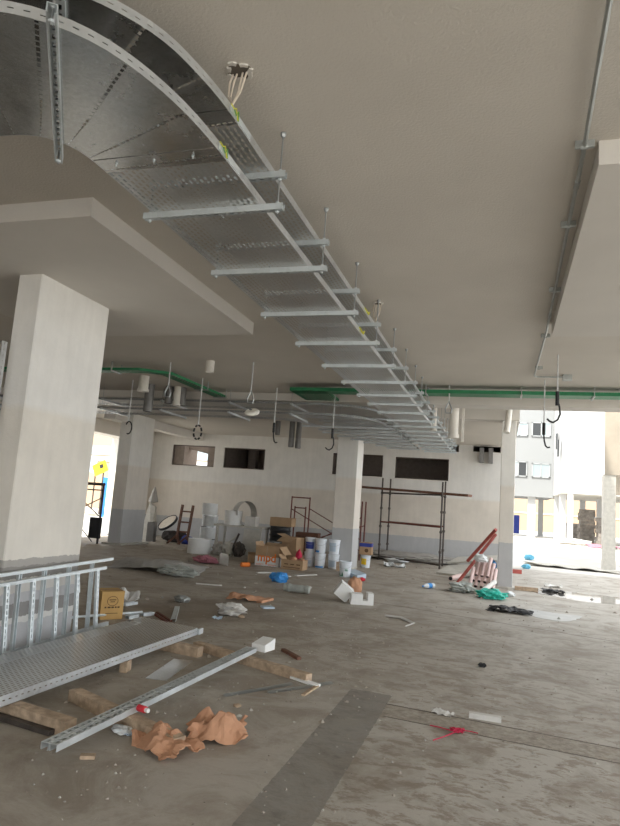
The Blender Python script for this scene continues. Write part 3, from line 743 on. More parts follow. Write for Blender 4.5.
hang_cyl('duct_stub',-12.0,19.6,3.35,4.08,0.08,'duct','grey duct stub on the wall right of the shaded column','duct',None,G3)
r = hang_cyl('drain_pipe',-1.05,13.9,3.30,4.6,0.10,'pvc','large white drain pipe end hanging by the far end of the large trays','pipe',0.08)
r = hang_cyl('drain_pipe',-1.48,13.9,3.44,4.6,0.06,'pvc','slimmer white drain pipe left of the large drain pipe end','pipe',0.06)
mb = MB(); mb.bar((-0.86,13.9,4.6),(-0.86,13.9,3.22),0.05,0.05); tag(mb.build('hanger_post', M['pvc']), 'thin pale square post right of the large white drain pipe', 'post')
mb = MB(); mb.tube([(0.10,16.1,4.30),(0.085,16.05,4.05),(0.05,15.95,3.72)], 0.075, 14); r = mb.build('drain_pipe', M['pvc'], None, True); tag(r, 'short white drain pipe sloping down at the top of the slim right column', 'pipe')
for k, (x, lab) in enumerate(((-0.72,'left-hand of two grey duct necks high on the wall by the slim column'),(-0.42,'right-hand of two grey duct necks high on the wall by the slim column'))):
    mb = MB(); mb.box((x,22.45,3.72),(0.14,0.30,0.50)); tag(mb.build('duct_neck', M['duct']), lab, 'duct', G3)
# round white lamp on the cross trays
r = thing('round_lamp', (-4.05,9.95,3.2), 'round white lamp shining between the cross trays, on a clevis rod', 'lamp')
mt = Matrix.Translation((-4.07,9.81,3.14)) @ Matrix.Rotation(0.5,4,'X')
MB().lathe([(0,0.03),(0.10,0.03),(0.13,0.0),(0.12,-0.03),(0.0,-0.04)], (0,0,0), 20, 0, mt).build('lamp_body', M['lamp'], r, True)
MB().tube([(-4.12,9.81,3.2),(-4.08,9.81,3.16)],0.02,6).build('mount', M['rod'], r)

# ------------------------------------------------------------------ foreground left: lying tray, ladders, timbers, channels
r = thing('cable_tray_section', (-3.76,5.0,0.1), 'perforated cable tray section lying upside down on timbers in the left foreground', 'cable tray', None)
F0, F1, B1, B0 = Vector((-3.40,2.4,0.18)), Vector((-3.315,6.92,0.18)), Vector((-4.16,7.10,0.18)), Vector((-4.20,2.4,0.18))
def lerp_line(a,b,n): return [a.lerp(b,i/n) for i in range(n+1)]
mb = MB(); mb.strip(lerp_line(B0,B1,8), lerp_line(F0,F1,8), 0.002); mb.build('tray_bed', M['perf'], r)
for a, b in ((F0,F1),(B0,B1)):
    dz = Vector((0,0,-0.075)); mb = MB(); mb.strip(lerp_line(a+dz,b+dz,4), lerp_line(a,b,4), 0.003, wn=0.075)
    sg = 1 if a is B0 else -1; mb.strip(lerp_line(a+dz,b+dz,4), lerp_line(a+dz+Vector((sg*0.02,0,0)), b+dz+Vector((sg*0.02,0,0)),4), 0.003); mb.build('side_rail', M['rail'], r)
mb = MB(); mb.box((-3.30,6.96,0.14),(0.03,0.10,0.06)); mb.build('splice_plate', M['galvpale'], r)
def ladder(name_label, x0, x1, ys, z0, z1, tilt, y0, y1, rungmat, slotside):
    r = thing('cable_ladder', ((x0+x1)/2,(y0+y1)/2,0), name_label, 'cable ladder', 'cable ladders leaning by the near column')
    def P(y, f): return Vector((x0+(x1-x0)*f, y, z0+(z1-z0)*f + tilt*(y-y0)))
    for f in (0, 1):
        mb = MB(); mb.channel(P(y0,f), P(y1,f), 0.03, 0.032, up=(0,0,1 if f == 0 else -1)); mb.build('side_rail', M['galvpale'], r)
    for y in ys:
        mb = MB(); mb.channel(P(y,0), P(y,1), 0.045, 0.03, up=(-1 if slotside else 1,0,0.12)); mb.build('rung', M[rungmat], r)
    return r
ladder('front cable ladder of two leaning behind the lying tray, with bright slotted rungs', -4.36,-4.42,(3.55,3.95,4.34,4.70,5.06,5.41,5.76,6.10,6.46), 0.03,0.70,0.022, 3.2,6.62,'slot',True)
ladder('rear cable ladder of two, nearest the column, its top rail reaching farther right', -4.47,-4.50,(4.2,4.6,4.95,5.30,5.66,6.05,6.46), 0.03,0.775,0.022, 3.2,6.86,'galvpale',False)

def timber(p0, p1, w, h, label, mat='wood', seed=1):
    p0, p1 = Vector(p0), Vector(p1); d = p1-p0; L = d.length; d.normalize(); sd = d.cross(Vector((0,0,1))); n = 10
    vs = []; fs = []
    for i in range(n+1):
        c = p0.lerp(p1, i/n)
        for k, (a, b) in enumerate(((-1,0),(1,0),(1,1),(-1,1))):
            j = noise.noise(Vector((i*0.7+seed, k*3.3, seed)))*0.006
            vs.append(c + sd*(a*w/2+j) + Vector((0,0,max(0.0,b*h+(j if b else 0)))))
    for i in range(n):
        for k in range(4): fs.append((i*4+k, i*4+(k+1)%4, (i+1)*4+(k+1)%4, (i+1)*4+k))
    fs += [(0,3,2,1),(n*4,n*4+1,n*4+2,n*4+3)]
    return tag(MB().add(vs, fs).build('timber', M[mat]), label, 'timber', 'timbers on the floor')
timber((-4.3,4.27,0),(-2.80,3.99,0),0.10,0.10,'nearest timber, sticking out from under the front of the lying tray at left edge',seed=2)
timber((-3.25,4.63,0),(-2.02,4.10,0),0.10,0.085,'dark-ended timber crossed by the channel pair, beside the crumpled brown paper',seed=5)
timber((-4.25,6.62,0),(-3.02,6.42,0),0.10,0.10,'timber under the far end of the lying tray',seed=8)
timber((-3.22,6.72,0),(-1.72,6.12,0),0.09,0.08,'long pale timber under the far end of the channel pair, with splintered tip',seed=11)
tag(MB().bar((-1.90,6.16,0.02),(-1.60,6.03,0.012),0.07,0.02).build('wood_splinter', M['white']), 'white splinter at the tip of the long pale timber', 'wood scrap')
tag(MB().bar((-4.2,4.13,0.02),(-2.90,3.93,0.02),0.05,0.035).build('steel_angle', M['scaf']), 'dark steel bar lying along the nearest timber', 'steel bar')
tag(MB().box((-3.37,5.55,0.05),(0.07,0.12,0.10),0.2).build('timber_block', M['wood']), 'small wood block under the middle of the lying tray front edge', 'wood block')
for k, (dx, lab) in enumerate(((0.0,'left-hand slotted steel channel of the pair lying diagonally in the left foreground'),(0.062,'right-hand slotted steel channel of the pair lying diagonally in the left foreground'))):
    mb = MB(); mb.channel((-2.645+dx,3.53,0.107),(-2.55+dx,6.62,0.107),0.056,0.044,up=(0,0,-1)); tag(mb.build('steel_channel', M['slotw']), lab, 'steel channel', 'loose steel channels')
mb = MB(); mb.add(*[[(x,y,z) for z in (0.0,0.10) for (x,y) in ((-2.55,6.70),(-2.38,6.66),(-2.34,6.86),(-2.50,6.90))],[(0,3,2,1),(4,5,6,7),(0,1,5,4),(1,2,6,5),(2,3,7,6),(3,0,4,7)]])
mb.v = [v + Vector((0,0,0.082)) if True else v for v in mb.v]
for v in mb.v[4:]: v.z += 0.03*math.sin(v.x*40)
tag(mb.build('foam_block', M['white']), 'white foam scrap on the timber at the far end of the channel pair', 'foam scrap')
tag(rumpled_sheet((-2.12,4.10,0.0),(0.46,0.30),0.07,3,18,-0.5,0.006,0.14,3.2,0.07).build('packing_paper', M['paper']), 'crumpled brown packing paper lump nearest the camera, beside the timber end', 'packing paper', 'crumpled brown paper')
tag(rumpled_sheet((-1.90,4.44,0.0),(0.40,0.28),0.08,9,18,0.45,0.006,0.16,3.4,0.10).build('packing_paper', M['paper']), 'taller crumpled brown paper lump, farther from the timber end', 'packing paper', 'crumpled brown paper')
mb = MB(); mb.bar((-2.98,5.45,0.004),(-3.10,6.20,0.004),0.20,0.006); tag(mb.build('perforated_plate', M['perf']), 'flat slotted plate on the floor between the lying tray and the channel pair', 'plate')
for a, b, w_, lab in (((-2.247, 5.334, 0.000),(-1.847, 5.995, 0.000),0.05,'left of two thin dark flat bars on the floor past the brown paper'),((-1.946, 5.613, 0.000),(-1.519, 6.235, 0.000),0.05,'right of two thin dark flat bars on the floor past the brown paper')):
    a, b = Vector(a), Vector(b); m = a.lerp(b,0.5)+Vector((0.03,0.03,0))
    mb = MB(); pts = [a, m, b]; n = Vector((b.y-a.y, a.x-b.x, 0)).normalized()*w_/2
    mb.strip([p+n+Vector((0,0,0.012)) for p in pts], [p-n+Vector((0,0,0.012)) for p in pts], 0.011); tag(mb.build('flat_bar', M['conduit']), lab, 'steel bar', 'flat bars on the floor')
# yellow-brown carton
def carton(loc, size, rz, mat, label, name='cardboard_box', flaps=None, group=None, openbox=True):
    r = thing(name, loc, label, 'box', group, rz); x, y, z = size; t = 0.006
    mb = MB(); o = Vector(loc)
    def B(x0,x1,y0,y1,z0,z1): mb.bb(x0,x1,y0,y1,z0,z1)
    B(-x/2,x/2,-y/2,-y/2+t,0,z); B(-x/2,x/2,y/2-t,y/2,0,z); B(-x/2,-x/2+t,-y/2+t,y/2-t,0,z); B(x/2-t,x/2,-y/2+t,y/2-t,0,z); B(-x/2,x/2,-y/2,y/2,0,t)
    if not openbox: B(-x/2,x/2,-y/2,y/2,z-t,z)
    mb.build('body', M[mat], r, local=True)
    for (side, ang, ln) in (flaps or []):
        mb = MB(); d = {'f':(0,-1),'b':(0,1),'l':(-1,0),'r':(1,0)}[side]; wid = x if side in 'fb' else y
        c = Vector((d[0]*x/2, d[1]*y/2, z)); dirv = Vector((d[0]*math.cos(ang), d[1]*math.cos(ang), math.sin(ang)))
        al = Vector((-d[1], d[0], 0)); a = c-al*wid*0.49; b = c+al*wid*0.49; nn = dirv.cross(al)*0.005
        vs = [a,b,b+dirv*ln,a+dirv*ln]; vs += [v+nn for v in vs]
        mb.add(vs, [(0,3,2,1),(4,5,6,7),(0,1,5,4),(1,2,6,5),(2,3,7,6),(3,0,4,7)]); mb.build('flap', M[mat], r, local=True)
    return r
def lettering(txt, size, mat, parent, loc, rot, name='lettering'):
    cu = bpy.data.curves.new('t', 'FONT'); cu.body = txt; cu.size = size; cu.extrude = 0.0008; cu.align_x = 'CENTER'; cu.offset = size*0.022
    to = bpy.data.objects.new('t', cu); COL.objects.link(to); dg = bpy.context.evaluated_depsgraph_get(); dg.update()
    me = bpy.data.meshes.new_from_object(to.evaluated_get(dg)); bpy.data.objects.remove(to); bpy.data.curves.remove(cu)
    me.materials.clear(); me.materials.append(M[mat]); o = bpy.data.objects.new(name, me); COL.objects.link(o); o.parent = parent
    o.location = loc; o.rotation_euler = rot; return o
c = carton((-4.98,7.62,0),(0.30,0.30,0.36),0.90,'cartony','yellow-brown cardboard box with a dark round emblem, behind the lying tray',openbox=False)
mb = MB()
pts = [(0.07*math.cos(2*PI*k/24), -0.1515, 0.235+0.06*math.sin(2*PI*k/24)) for k in range(24)]
mb.tube(pts, 0.0035, 6, 0, True); mb.bar((-0.045,-0.1515,0.25),(0.045,-0.1515,0.25),0.003,0.012,up=(0,0,1)); mb.bar((-0.03,-0.1515,0.225),(0.03,-0.1515,0.225),0.003,0.010)
mb.build('emblem', M['brownprint'], c, local=True)
mb = MB()
for k, (a, b) in enumerate(((-0.10,-0.075),(-0.06,-0.02),(-0.01,0.025),(0.035,0.06),(0.07,0.10))): mb.bb(a,b,-0.1515,-0.1500,0.145,0.165)
mb.bb(-0.08,0.08,-0.1515,-0.15,0.075,0.082); mb.build('printed_text', M['brownprint'], c, local=True)
MB().bb(-0.15,0.15,-0.02,0.02,0.3601,0.3615).build('tape', M['carton'], c, local=True)
tag(rumpled_sheet((-5.55,8.95,0.0),(0.40,0.34),0.12,4,10,0.5,0.01,0.1,2.5).build('white_sheet', M['whitem']), 'white crumpled sheet just behind the yellow-brown box', 'sheet')
tag(MB().tube([(-5.35,6.7,0.06),(-4.66,7.95,0.06)],0.018,8).build('steel_pipe', M['galvpale']), 'thin galvanised pipe lying between the yellow-brown box and the lying tray', 'pipe')
tag(MB().bar((-4.689, 6.844, 0.000),(-4.691, 7.214, -0.000),0.03,0.02).build('flat_bar', M['galvpale']), 'short pale flat bar against the back edge of the lying tray', 'steel bar')
def offcut(p0, p1, lab, up=(0,0,1), mat='slot'):
    p0 = Vector(p0)+Vector((0,0,0.021)); p1 = Vector(p1)+Vector((0,0,0.021))
    return tag(MB().channel(p0,p1,0.07,0.042,up=up).build('channel_offcut', M[mat]), lab, 'channel offcut', 'channel offcuts')
offcut((-5.283, 8.483, 0.000),(-5.244, 8.744, 0.000),'channel offcut lying right of the yellow-brown box, farthest from the tray')
offcut((-4.719, 7.685, -0.000),(-4.692, 7.885, 0.000),'channel offcut close to the back corner of the lying tray',(0,0,-1))
offcut((-4.677, 7.988, -0.000),(-4.600, 8.146, 0.000),'slotted channel offcut right of the lying tray back corner',(0,0,-1))
offcut((-4.145, 7.887, 0.000),(-4.569, 8.778, 0.000),'upstanding channel offcut on the soil right of the tray corner',(0,0,-1))
for a, b, lab in (((-4.638, 8.210, 0.000),(-4.175, 7.780, 0.000),'nearer of two rusty strips right of the tray back corner'),((-4.633, 8.311, 0.000),(-4.166, 7.871, 0.000),'farther of two rusty strips right of the tray back corner')):
    tag(MB().bar(Vector(a)+Vector((0,0,.012)),Vector(b)+Vector((0,0,.012)),0.03,0.02).build('rusty_strip', M['rust']), lab, 'steel strip', 'rusty strips')
# upright perforated tray at the picture's left edge
r = thing('cable_tray_section', (-5.3,5.15,0), 'tall perforated cable tray standing upright left of the wide near column', 'cable tray')
mb = MB(); mb.strip([(-5.65,5.10,0),(-5.65,5.10,3.09)], [(-4.85,5.10,0),(-4.85,5.10,3.09)], 0.003); mb.build('tray_bed', M['perf'], r)
for x in (-5.65,-4.85):
    mb = MB(); mb.strip([(x,5.10,0),(x,5.10,3.09)], [(x,5.03,0),(x,5.03,3.09)], 0.003, wn=0.075); mb.build('side_rail', M['rail'], r)

# ------------------------------------------------------------------ stores along the back wall
def bucket(loc, h, label, band=None, lid=True, group='white paint buckets', handle=True):
    x, y, z = loc; r = thing('paint_bucket', loc, label, 'bucket', group); k = h/0.37; R1, R2 = 0.128*k, 0.15*k
    def rad(f): return R1+(R2-R1)*f
    pr = [(0,z+0.002),(R1-0.006,z),(R1,z+0.006)]+[(rad(f),z+h*f) for f in (0.3,0.6,0.80)]+[(rad(.80)+.008,z+h*.81),(rad(.84)+.008,z+h*.84),(rad(.85),z+h*.85),(rad(.9),z+h*.9),(rad(.9)+.008,z+h*.91),(R2+.008,z+h*.98),(R2,z+h)]
    if not lid: pr += [(R2-0.006,z+h),(R1-0.004,z+0.02),(0,z+0.02)]
    MB().lathe(pr, (x,y,0), 28).build('body', M['bucket'], r, True)
    if lid: MB().lathe([(R2+.004,z+h-0.006),(R2+.006,z+h+0.008),(R2-.012,z+h+0.012),(R2-.02,z+h+0.004),(0,z+h+0.004)], (x,y,0), 28).build('lid', M['bucket'], r, True)
    if band:
        mat, z0, z1, a0, a1 = band; vs = []; n = 14
        for i in range(n+1):
            a = math.radians(a0+(a1-a0)*i/n)
            for f in (z0, z1): vs.append((x+(rad(f)+.002)*math.cos(a), y+(rad(f)+.002)*math.sin(a), z+h*f))
        MB().add(vs, [(2*i,2*i+2,2*i+3,2*i+1) for i in range(n)]).build('label_band', M[mat], r, True)
    if handle: MB().tube([(x+(R2+.01)*math.cos(a)*1.0, y-(R2+.012)*abs(math.sin(a))-0.0, z+h*.80-0.09*k*math.sin(a)) for a in [PI*i/10 for i in range(11)]], 0.003, 6).build('handle', M['rod'], r)
    return r
bucket((-4.96,16.9,0),0.37,'lower white bucket of the left stack between the boxes and the centre column',('pale_blue',0.2,0.45,200,300))
bucket((-4.96,16.9,0.385),0.37,'upper white bucket with a dark blue label, on the left stack beside the boxes',('navy',0.22,0.72,215,325))
bucket((-4.63,16.75,0),0.37,'lower white bucket of the middle stack, with a blue strip at its foot',('blue',0.03,0.14,215,330))
bucket((-4.63,16.75,0.385),0.37,'upper white bucket of the middle stack, with a blue strip on its lower left',('blue',0.06,0.2,200,270))
bucket((-4.28,16.85,0),0.37,'lower white bucket of the right stack against the centre column',('pale_blue',0.15,0.6,215,300))
bucket((-4.28,16.85,0.385),0.37,'upper white bucket of the right stack against the centre column',('pale_blue',0.2,0.8,220,300))
r = bucket((-3.57,15.25,0),0.37,'open white bucket with a small green mark standing in front of the centre column',None,False)
vs = []
for i in range(9):
    a = math.radians(215+6*i); f0, f1 = 0.06, 0.10+0.24*max(0,math.sin(i*1.1+0.4))
    for f in (f0,f1): vs.append((-3.57+(0.128+0.022*f+.003)*math.cos(a), 15.25+(0.128+0.022*f+.003)*math.sin(a), 0.37*f))
MB().add(vs, [(2*i,2*i+2,2*i+3,2*i+1) for i in range(8)]).build('green_mark', M['green'], r)
mb = MB()
for i in range(3): mb.tube([(-3.57+0.148*math.cos(math.radians(282+t+9*i)), 15.25-abs(0.148*math.sin(math.radians(282+t+9*i))), 0.16+0.03*math.sin(t/6.0*3.14)) for t in range(0,8)], 0.004, 5)
mb.build('printed_text', M['green'], r)
bucket((-3.66,18.1,0),0.34,'white bucket with a yellow label right of the centre column, under a small carton',('yellow',0.25,0.75,200,290))
c = carton((-3.66,18.1,0.362),(0.34,0.30,0.34),0.05,'carton','small brown carton on the bucket right of the centre column',openbox=False)
MB().bb(-0.172,0.172,-0.152,0.152,0.22,0.32).build('dark_band', M['navy'], c, local=True)
MB().lathe([(0,-0.001),(0.055,-0.001),(0.055,0.001),(0,0.001)], (0,0,0), 18, 0, Matrix.Translation((0.03,-0.152,0.12)) @ Matrix.Rotation(PI/2,4,'X')).build('round_logo', M['brownprint'], c, local=True)
# boxes
c = carton((-5.78,16.05,0),(0.66,0.50,0.50),-0.06,'carton','large brown and white carton with big orange letters, open flaps',flaps=[('r',-0.9,0.24),('b',0.25,0.2),('l',1.2,0.1)])
MB().bb(-0.332,0.332,-0.253,-0.2502,0.0,0.235).build('white_print', M['white'], c, local=True)
MB().bb(0.3302,0.333,-0.25,0.25,0.0,0.235).build('white_print', M['white'], c, local=True)
lettering('mpd', 0.30, 'orange', c, (0.0,-0.2545,0.115), (PI/2,0,0))
mb = MB()
for a, b in ((-0.30,-0.08),(0.04,0.28)): mb.bb(a,b,-0.2545,-0.2532,0.035,0.045); mb.bb(a,b-0.06,-0.2545,-0.2532,0.015,0.022)
mb.build('fine_print', M['orange'], c, local=True)
MB().bb(-0.02,0.01,-0.2525,-0.2502,0.235,0.5).build('tape', M['wood'], c, local=True)
carton((-6.35,16.35,0),(0.30,0.35,0.22),0.2,'carton','small low carton left of the orange-lettered carton',flaps=[('f',0.7,0.1)])
c = carton((-5.02,15.75,0),(0.58,0.42,0.24),0.0,'carton','open low carton in front of the bucket stacks',flaps=[('l',0.9,0.14)])
mb = MB()
for k in range(3): mb.bb(-0.2+0.16*k,-0.1+0.16*k,-0.212,-0.2102,0.12,0.145)
mb.bb(-0.22,0.22,-0.212,-0.2102,0.05,0.065); mb.build('printed_text', M['brownprint'], c, local=True)
tag(crumple((-5.05,15.75,0.19),(0.20,0.16,0.13),4,2).build('orange_packet', M['paper']), 'left-hand orange packet lying in the open low carton', 'packet')
tag(crumple((-4.84,15.78,0.18),(0.16,0.16,0.14),6,2).build('orange_packet', M['paper']), 'right-hand orange packet lying in the open low carton', 'packet')
carton((-5.42,16.75,0),(0.46,0.40,0.74),-0.25,'carton','tall leaning brown carton between the orange-lettered carton and the bucket stacks',flaps=[('f',-0.4,0.30),('l',0.3,0.2)])
tag(crumple((-5.12,16.42,0),(0.16,0.16,0.50),8,3,0.2).build('red_bag', M['twine']), 'red and pink plastic bag wedged beside the blue-labelled bucket', 'bag')
tag(MB().box((-4.05,16.55,0.11),(0.14,0.10,0.22),0.3).build('wood_block', M['wood']), 'small wood block left of the open bucket at the column foot', 'wood block')
# black drum with carton on top
r = thing('black_drum', (-6.28,18.1,0), 'black ribbed drum behind the orange-lettered carton', 'drum')
pr = [(0,0.0),(0.31,0.0),(0.31,0.05)]
for z in (0.12,0.26,0.40,0.54,0.68,0.82): pr += [(0.30,z-0.03),(0.325,z),(0.30,z+0.03)]
MB().lathe(pr+[(0.30,0.92),(0.315,0.93),(0.315,0.95),(0,0.95)], (-6.28,18.1,0), 28).build('drum_body', M['black'], r, True)
MB().lathe([(0.303,0.44),(0.329,0.47),(0.329,0.50),(0.303,0.52)], (-6.28,18.1,0), 28).build('rim_band', M['chrome'], r, True)
carton((-6.22,18.1,0.952),(0.66,0.46,0.25),0.03,'carton','brown carton lying on top of the black drum',flaps=[('r',0.1,0.16)])
# bench with white drums and clutter
r = thing('work_bench', (-7.3,17.8,0), 'dusty cement-board bench carrying white drums, left of the black drum', 'bench')
MB().bb(-8.2,-6.64,17.55,18.25,0.83,0.88).build('bench_top', M['board'], r)
for x in (-8.1,-6.72):
    for y in (17.62,18.18): MB().bb(x-0.03,x+0.03,y-0.03,y+0.03,0,0.83).build('leg', M['board'], r)
mb = MB(); mb.add([(-7.30,17.60,0.06),(-6.70,17.60,0.02),(-6.70,17.58,0.80),(-7.22,17.58,0.80),(-7.30,17.63,0.06),(-6.70,17.63,0.02),(-6.70,17.61,0.80),(-7.22,17.61,0.80)],[(0,1,2,3),(7,6,5,4),(0,4,5,1),(1,5,6,2),(2,6,7,3),(3,7,4,0)]); mb.build('side_panel', M['board'], r)
MB().bar((-8.1,17.6,0.06),(-7.4,17.6,0.60),0.03,0.06,up=(0,1,0)).build('brace', M['board'], r)
def drum(x, y, z, rad, h, label, mat='whitem', rim=True):
    r = thing('white_drum', (x,y,z), label, 'drum', 'white cardboard drums')
    MB().lathe([(0,z),(rad,z),(rad,z+h),(rad-0.012,z+h),(rad-0.012,z+h-0.06),(0,z+h-0.06)], (x,y,0), 28).build('shell', M[mat], r, True)
    if rim: MB().lathe([(rad+0.001,z+h-0.03),(rad+0.009,z+h-0.025),(rad+0.009,z+h+0.002),(rad-0.012,z+h+0.002)], (x,y,0), 28).build('rim', M['chrome'], r, True)
    return r
drum(-7.72,17.85,0.88,0.265,0.42,'white drum standing upright on the bench','white',False)
drum(-8.50,17.35,0,0.34,0.42,'wide white drum on the floor in front of the wrapped stack','white',False)
drum(-8.83,18.5,0.0,0.24,0.36,'bottom foil-wrapped drum of the stack behind the wide white drum','plastic')
drum(-8.80,18.5,0.365,0.27,0.38,'second foil-wrapped drum up the stack behind the wide white drum','plastic')
drum(-8.78,18.5,0.75,0.25,0.34,'third drum up the stack, with a bright foil rim','plastic')
drum(-8.82,18.5,1.095,0.245,0.36,'white drum on top of the wrapped stack','white',False)
r = thing('curved_shell', (-7.12,17.9,0.88), 'curled white sheet standing as an arch on the bench', 'curved sheet')
mb = MB(); A = []; B = []
for k in range(15):
    a = math.radians(-10+k*200/14); x = -7.18+0.30*math.cos(a)*1.0; z = 1.24+0.36*math.sin(a); A.append((x,17.58,max(z,0.885))); B.append((x-0.42,18.20,max(z-0.02,0.885)))
mb.strip(A,B,0.012); mb.build('sheet', M['whitem'], r, True)
tag(MB().bb(-7.26,-6.93,17.66,17.98,0.882,1.17).build('white_box', M['whitem']), 'small white box on the bench under the curled sheet', 'box')
for k, (x, z, lab) in enumerate(((-7.95,0,'tangled grey scrap under the left end of the bench'),(-7.62,0,'grey fittings heaped under the middle of the bench'),(-7.28,0,'dark fittings heaped under the bench by the side panel'))):
    tag(crumple((x,17.45,0),(0.34,0.30,0.34+0.06*k),k+11,3,0.5,2.2).build('scrap_heap', M[('tarp','board','scaf')[k]]), lab, 'scrap', 'scrap heaps under the bench')
tag(MB().tube([(-7.55,17.42,0.02),(-7.33,17.48,0.66)],0.03,8).build('tool_handle', M['scaf']), 'dark tool handle leaning on the bench', 'tool')
# wooden stepladder
r = thing('stepladder', (-10.2,19.6,0), 'dark wooden stepladder with rungs standing by the back wall', 'ladder')
for x, sgn in ((-10.48,-1),(-10.08,1)):
    MB().bar((x,19.6,0.16),(x+0.03,19.75,1.32),0.07,0.07).build('rail', M['wooddark'], r)
    MB().bar((x,19.6,0.30),(x-0.27,19.45,0.0),0.06,0.06).build('leg', M['wooddark'], r)
    MB().bar((x,19.6,0.30),(x+0.20,19.45,0.0),0.06,0.06).build('leg', M['wooddark'], r)
for z in (1.10,0.74,0.42): MB().bar((-10.46,19.68,z),(-10.06,19.68,z),0.05,0.05).build('rung', M['wooddark'], r)
# round lid, post, leaning board and cone beside the shaded column
r = thing('round_disc', (-11.2,20.4,0), 'cream round lid with a dark rim leaning among dark scrap by the stepladder', 'lid')
mt = Matrix.Translation((-11.15,20.1,0.66)) @ Matrix.Rotation(-0.42,4,'Y') @ Matrix.Rotation(0.62,4,'X')
MB().lathe([(0,0.02),(0.34,0.02),(0.34,-0.02),(0,-0.02)], (0,0,0), 28, 0, mt).build('disc', M['wire'], r, True)
MB().lathe([(0.34,0.03),(0.375,0.03),(0.375,-0.05),(0.34,-0.05)], (0,0,0), 28, 0, mt).build('rim', M['black'], r, True)
tag(crumple((-10.95,20.3,0),(0.95,0.5,0.42),21,3,0.3).build('scrap_heap', M['scrap_and_shade']), 'dark scrap heap under the round lid', 'scrap')
tag(crumple((-10.25,19.95,0),(0.42,0.34,0.30),22,3,0.4).build('blue_bag', M['navy']), 'dark blue bag behind the stepladder legs', 'bag')
tag(MB().box((-11.45,19.6,0.33),(0.26,0.22,0.66),0.1).build('grey_post', M['duct']), 'short dark grey post right of the shaded column', 'post')
mb = MB(); y = 19.75
mb.add([(-12.05,y,0),(-11.55,y,0),(-11.62,y+.35,0.55),(-11.78,y+.5,1.15),(-12.02,y+.5,1.30),(-12.05,y+.07,0),(-11.55,y+.07,0),(-11.62,y+.42,0.55),(-11.78,y+.57,1.15),(-12.02,y+.57,1.30)],
 [(0,1,2,3,4),(9,8,7,6,5),(0,5,6,1),(1,6,7,2),(2,7,8,3),(3,8,9,4),(4,9,5,0)])
tag(mb.build('leaning_board', M['board']), 'tapered grey board leaning against the wall behind the shaded column', 'board')
mb = MB(); mb.lathe([(0,1.28),(0.17,1.33),(0.16,1.40),(0.03,1.86),(0,1.88)], (-11.93,20.33,0), 16); tag(mb.build('sheet_cone', M['tarp'], None, True), 'grey pointed cone resting on top of the leaning board', 'cone')
# red access frame with cross braces
r = thing('access_scaffold', (-5.9,20.6,0), 'rusty red access scaffold frame with cross braces behind the cartons and buckets', 'scaffold')
def post(x, y, z1, nm='post', mt='rust', rad=0.024, rr=None): return MB().tube([(x,y,0),(x,y,z1)], rad, 8).build(nm, M[mt], rr or r)
for x in (-6.95,-6.30): post(x,21.0,1.88); post(x+0.13 if x < -6.5 else x-0.13,21.0,1.55)
for z in (1.85,0.25): MB().tube([(-6.95,21,z),(-6.30,21,z)],0.022,8).build('crossbar', M['rust'], r)
MB().tube([(-6.82,21,1.5),(-6.43,21,1.5)],0.02,8).build('crossbar', M['rust'], r)
for x in (-4.30,-4.18): post(x,20.2,1.86)
for a, b in (((-6.95,21,1.45),(-4.30,20.2,0.30)),((-6.30,21,1.5),(-4.30,20.2,0.65)),((-6.30,21,0.25),(-4.30,20.2,1.35)),((-6.95,21,0.20),(-4.18,20.2,1.10))):
    MB().tube([a,b],0.016,6).build('cross_brace', M['rust'], r)
carton((-6.1,20.4,0),(0.75,0.4,0.72),0.05,'wooddark','dark red-brown crate at the foot of the red scaffold frame','crate',openbox=False)
# dark scaffold on the back wall
r = thing('scaffold', (-2.7,20.6,0), 'dark steel scaffold with a plank, standing before the largest high window', 'scaffold')
for (x,y,z1) in ((-3.86,21.2,2.70),(-3.72,21.95,2.72),(-1.76,19.9,2.62),(-1.78,21.1,2.70)):
    p = MB().tube([(x,y,0),(x,y,z1)],0.028,8).build('post', M['scaf'], r)
    for z in (0.5,1.1,1.7,2.2):
        MB().lathe([(0.028,z-0.035),(0.045,z-0.035),(0.045,z+0.035),(0.028,z+0.035)], (x,y,0), 8).build('collar', M['scaf'], p)
for a, b in (((-3.86,21.2,1.25),(-1.76,19.9,1.25)),((-3.72,21.95,1.25),(-1.78,21.1,1.25)),((-3.86,21.2,2.20),(-1.76,19.9,2.22)),((-3.86,21.2,0.12),(-1.76,19.9,0.12))):
    MB().tube([a,b],0.026,8).build('ledger', M['rust'] if a[2] == 1.25 else M['scaf'], r)
mb = MB(); mb.bar((-4.55,21.55,2.36),(-0.95,20.1,2.26),0.30,0.075); tag(mb.build('plank', M['wooddark']), 'weathered plank across the top of the dark scaffold', 'plank')
tag(crumple((-3.2,20.9,0),(0.7,0.4,0.14),31,3,0.5).build('plastic_scrap', M['plastic']), 'clear plastic scrap at the left foot of the dark scaffold', 'plastic')
tag(rumpled_sheet((-3.0,19.2,0),(0.6,0.5),0.10,33,12,0.3).build('plastic_scrap', M['plastic']), 'clear plastic sheet on the dirt in front of the dark scaffold', 'plastic')
mb = MB(); mb.prism([(-4.4,20.9),(-2.0,20.4),(-1.2,21.2),(-1.0,22.5),(-4.6,22.5)],0.0,0.04); 
hp = crumple((-2.9,21.9,0),(3.4,1.1,0.30),35,4,0.4,2.0); tag(hp.build('rubble_heap', M['tarp']), 'low rubble heap along the back wall behind the dark scaffold', 'rubble', None, 'stuff')
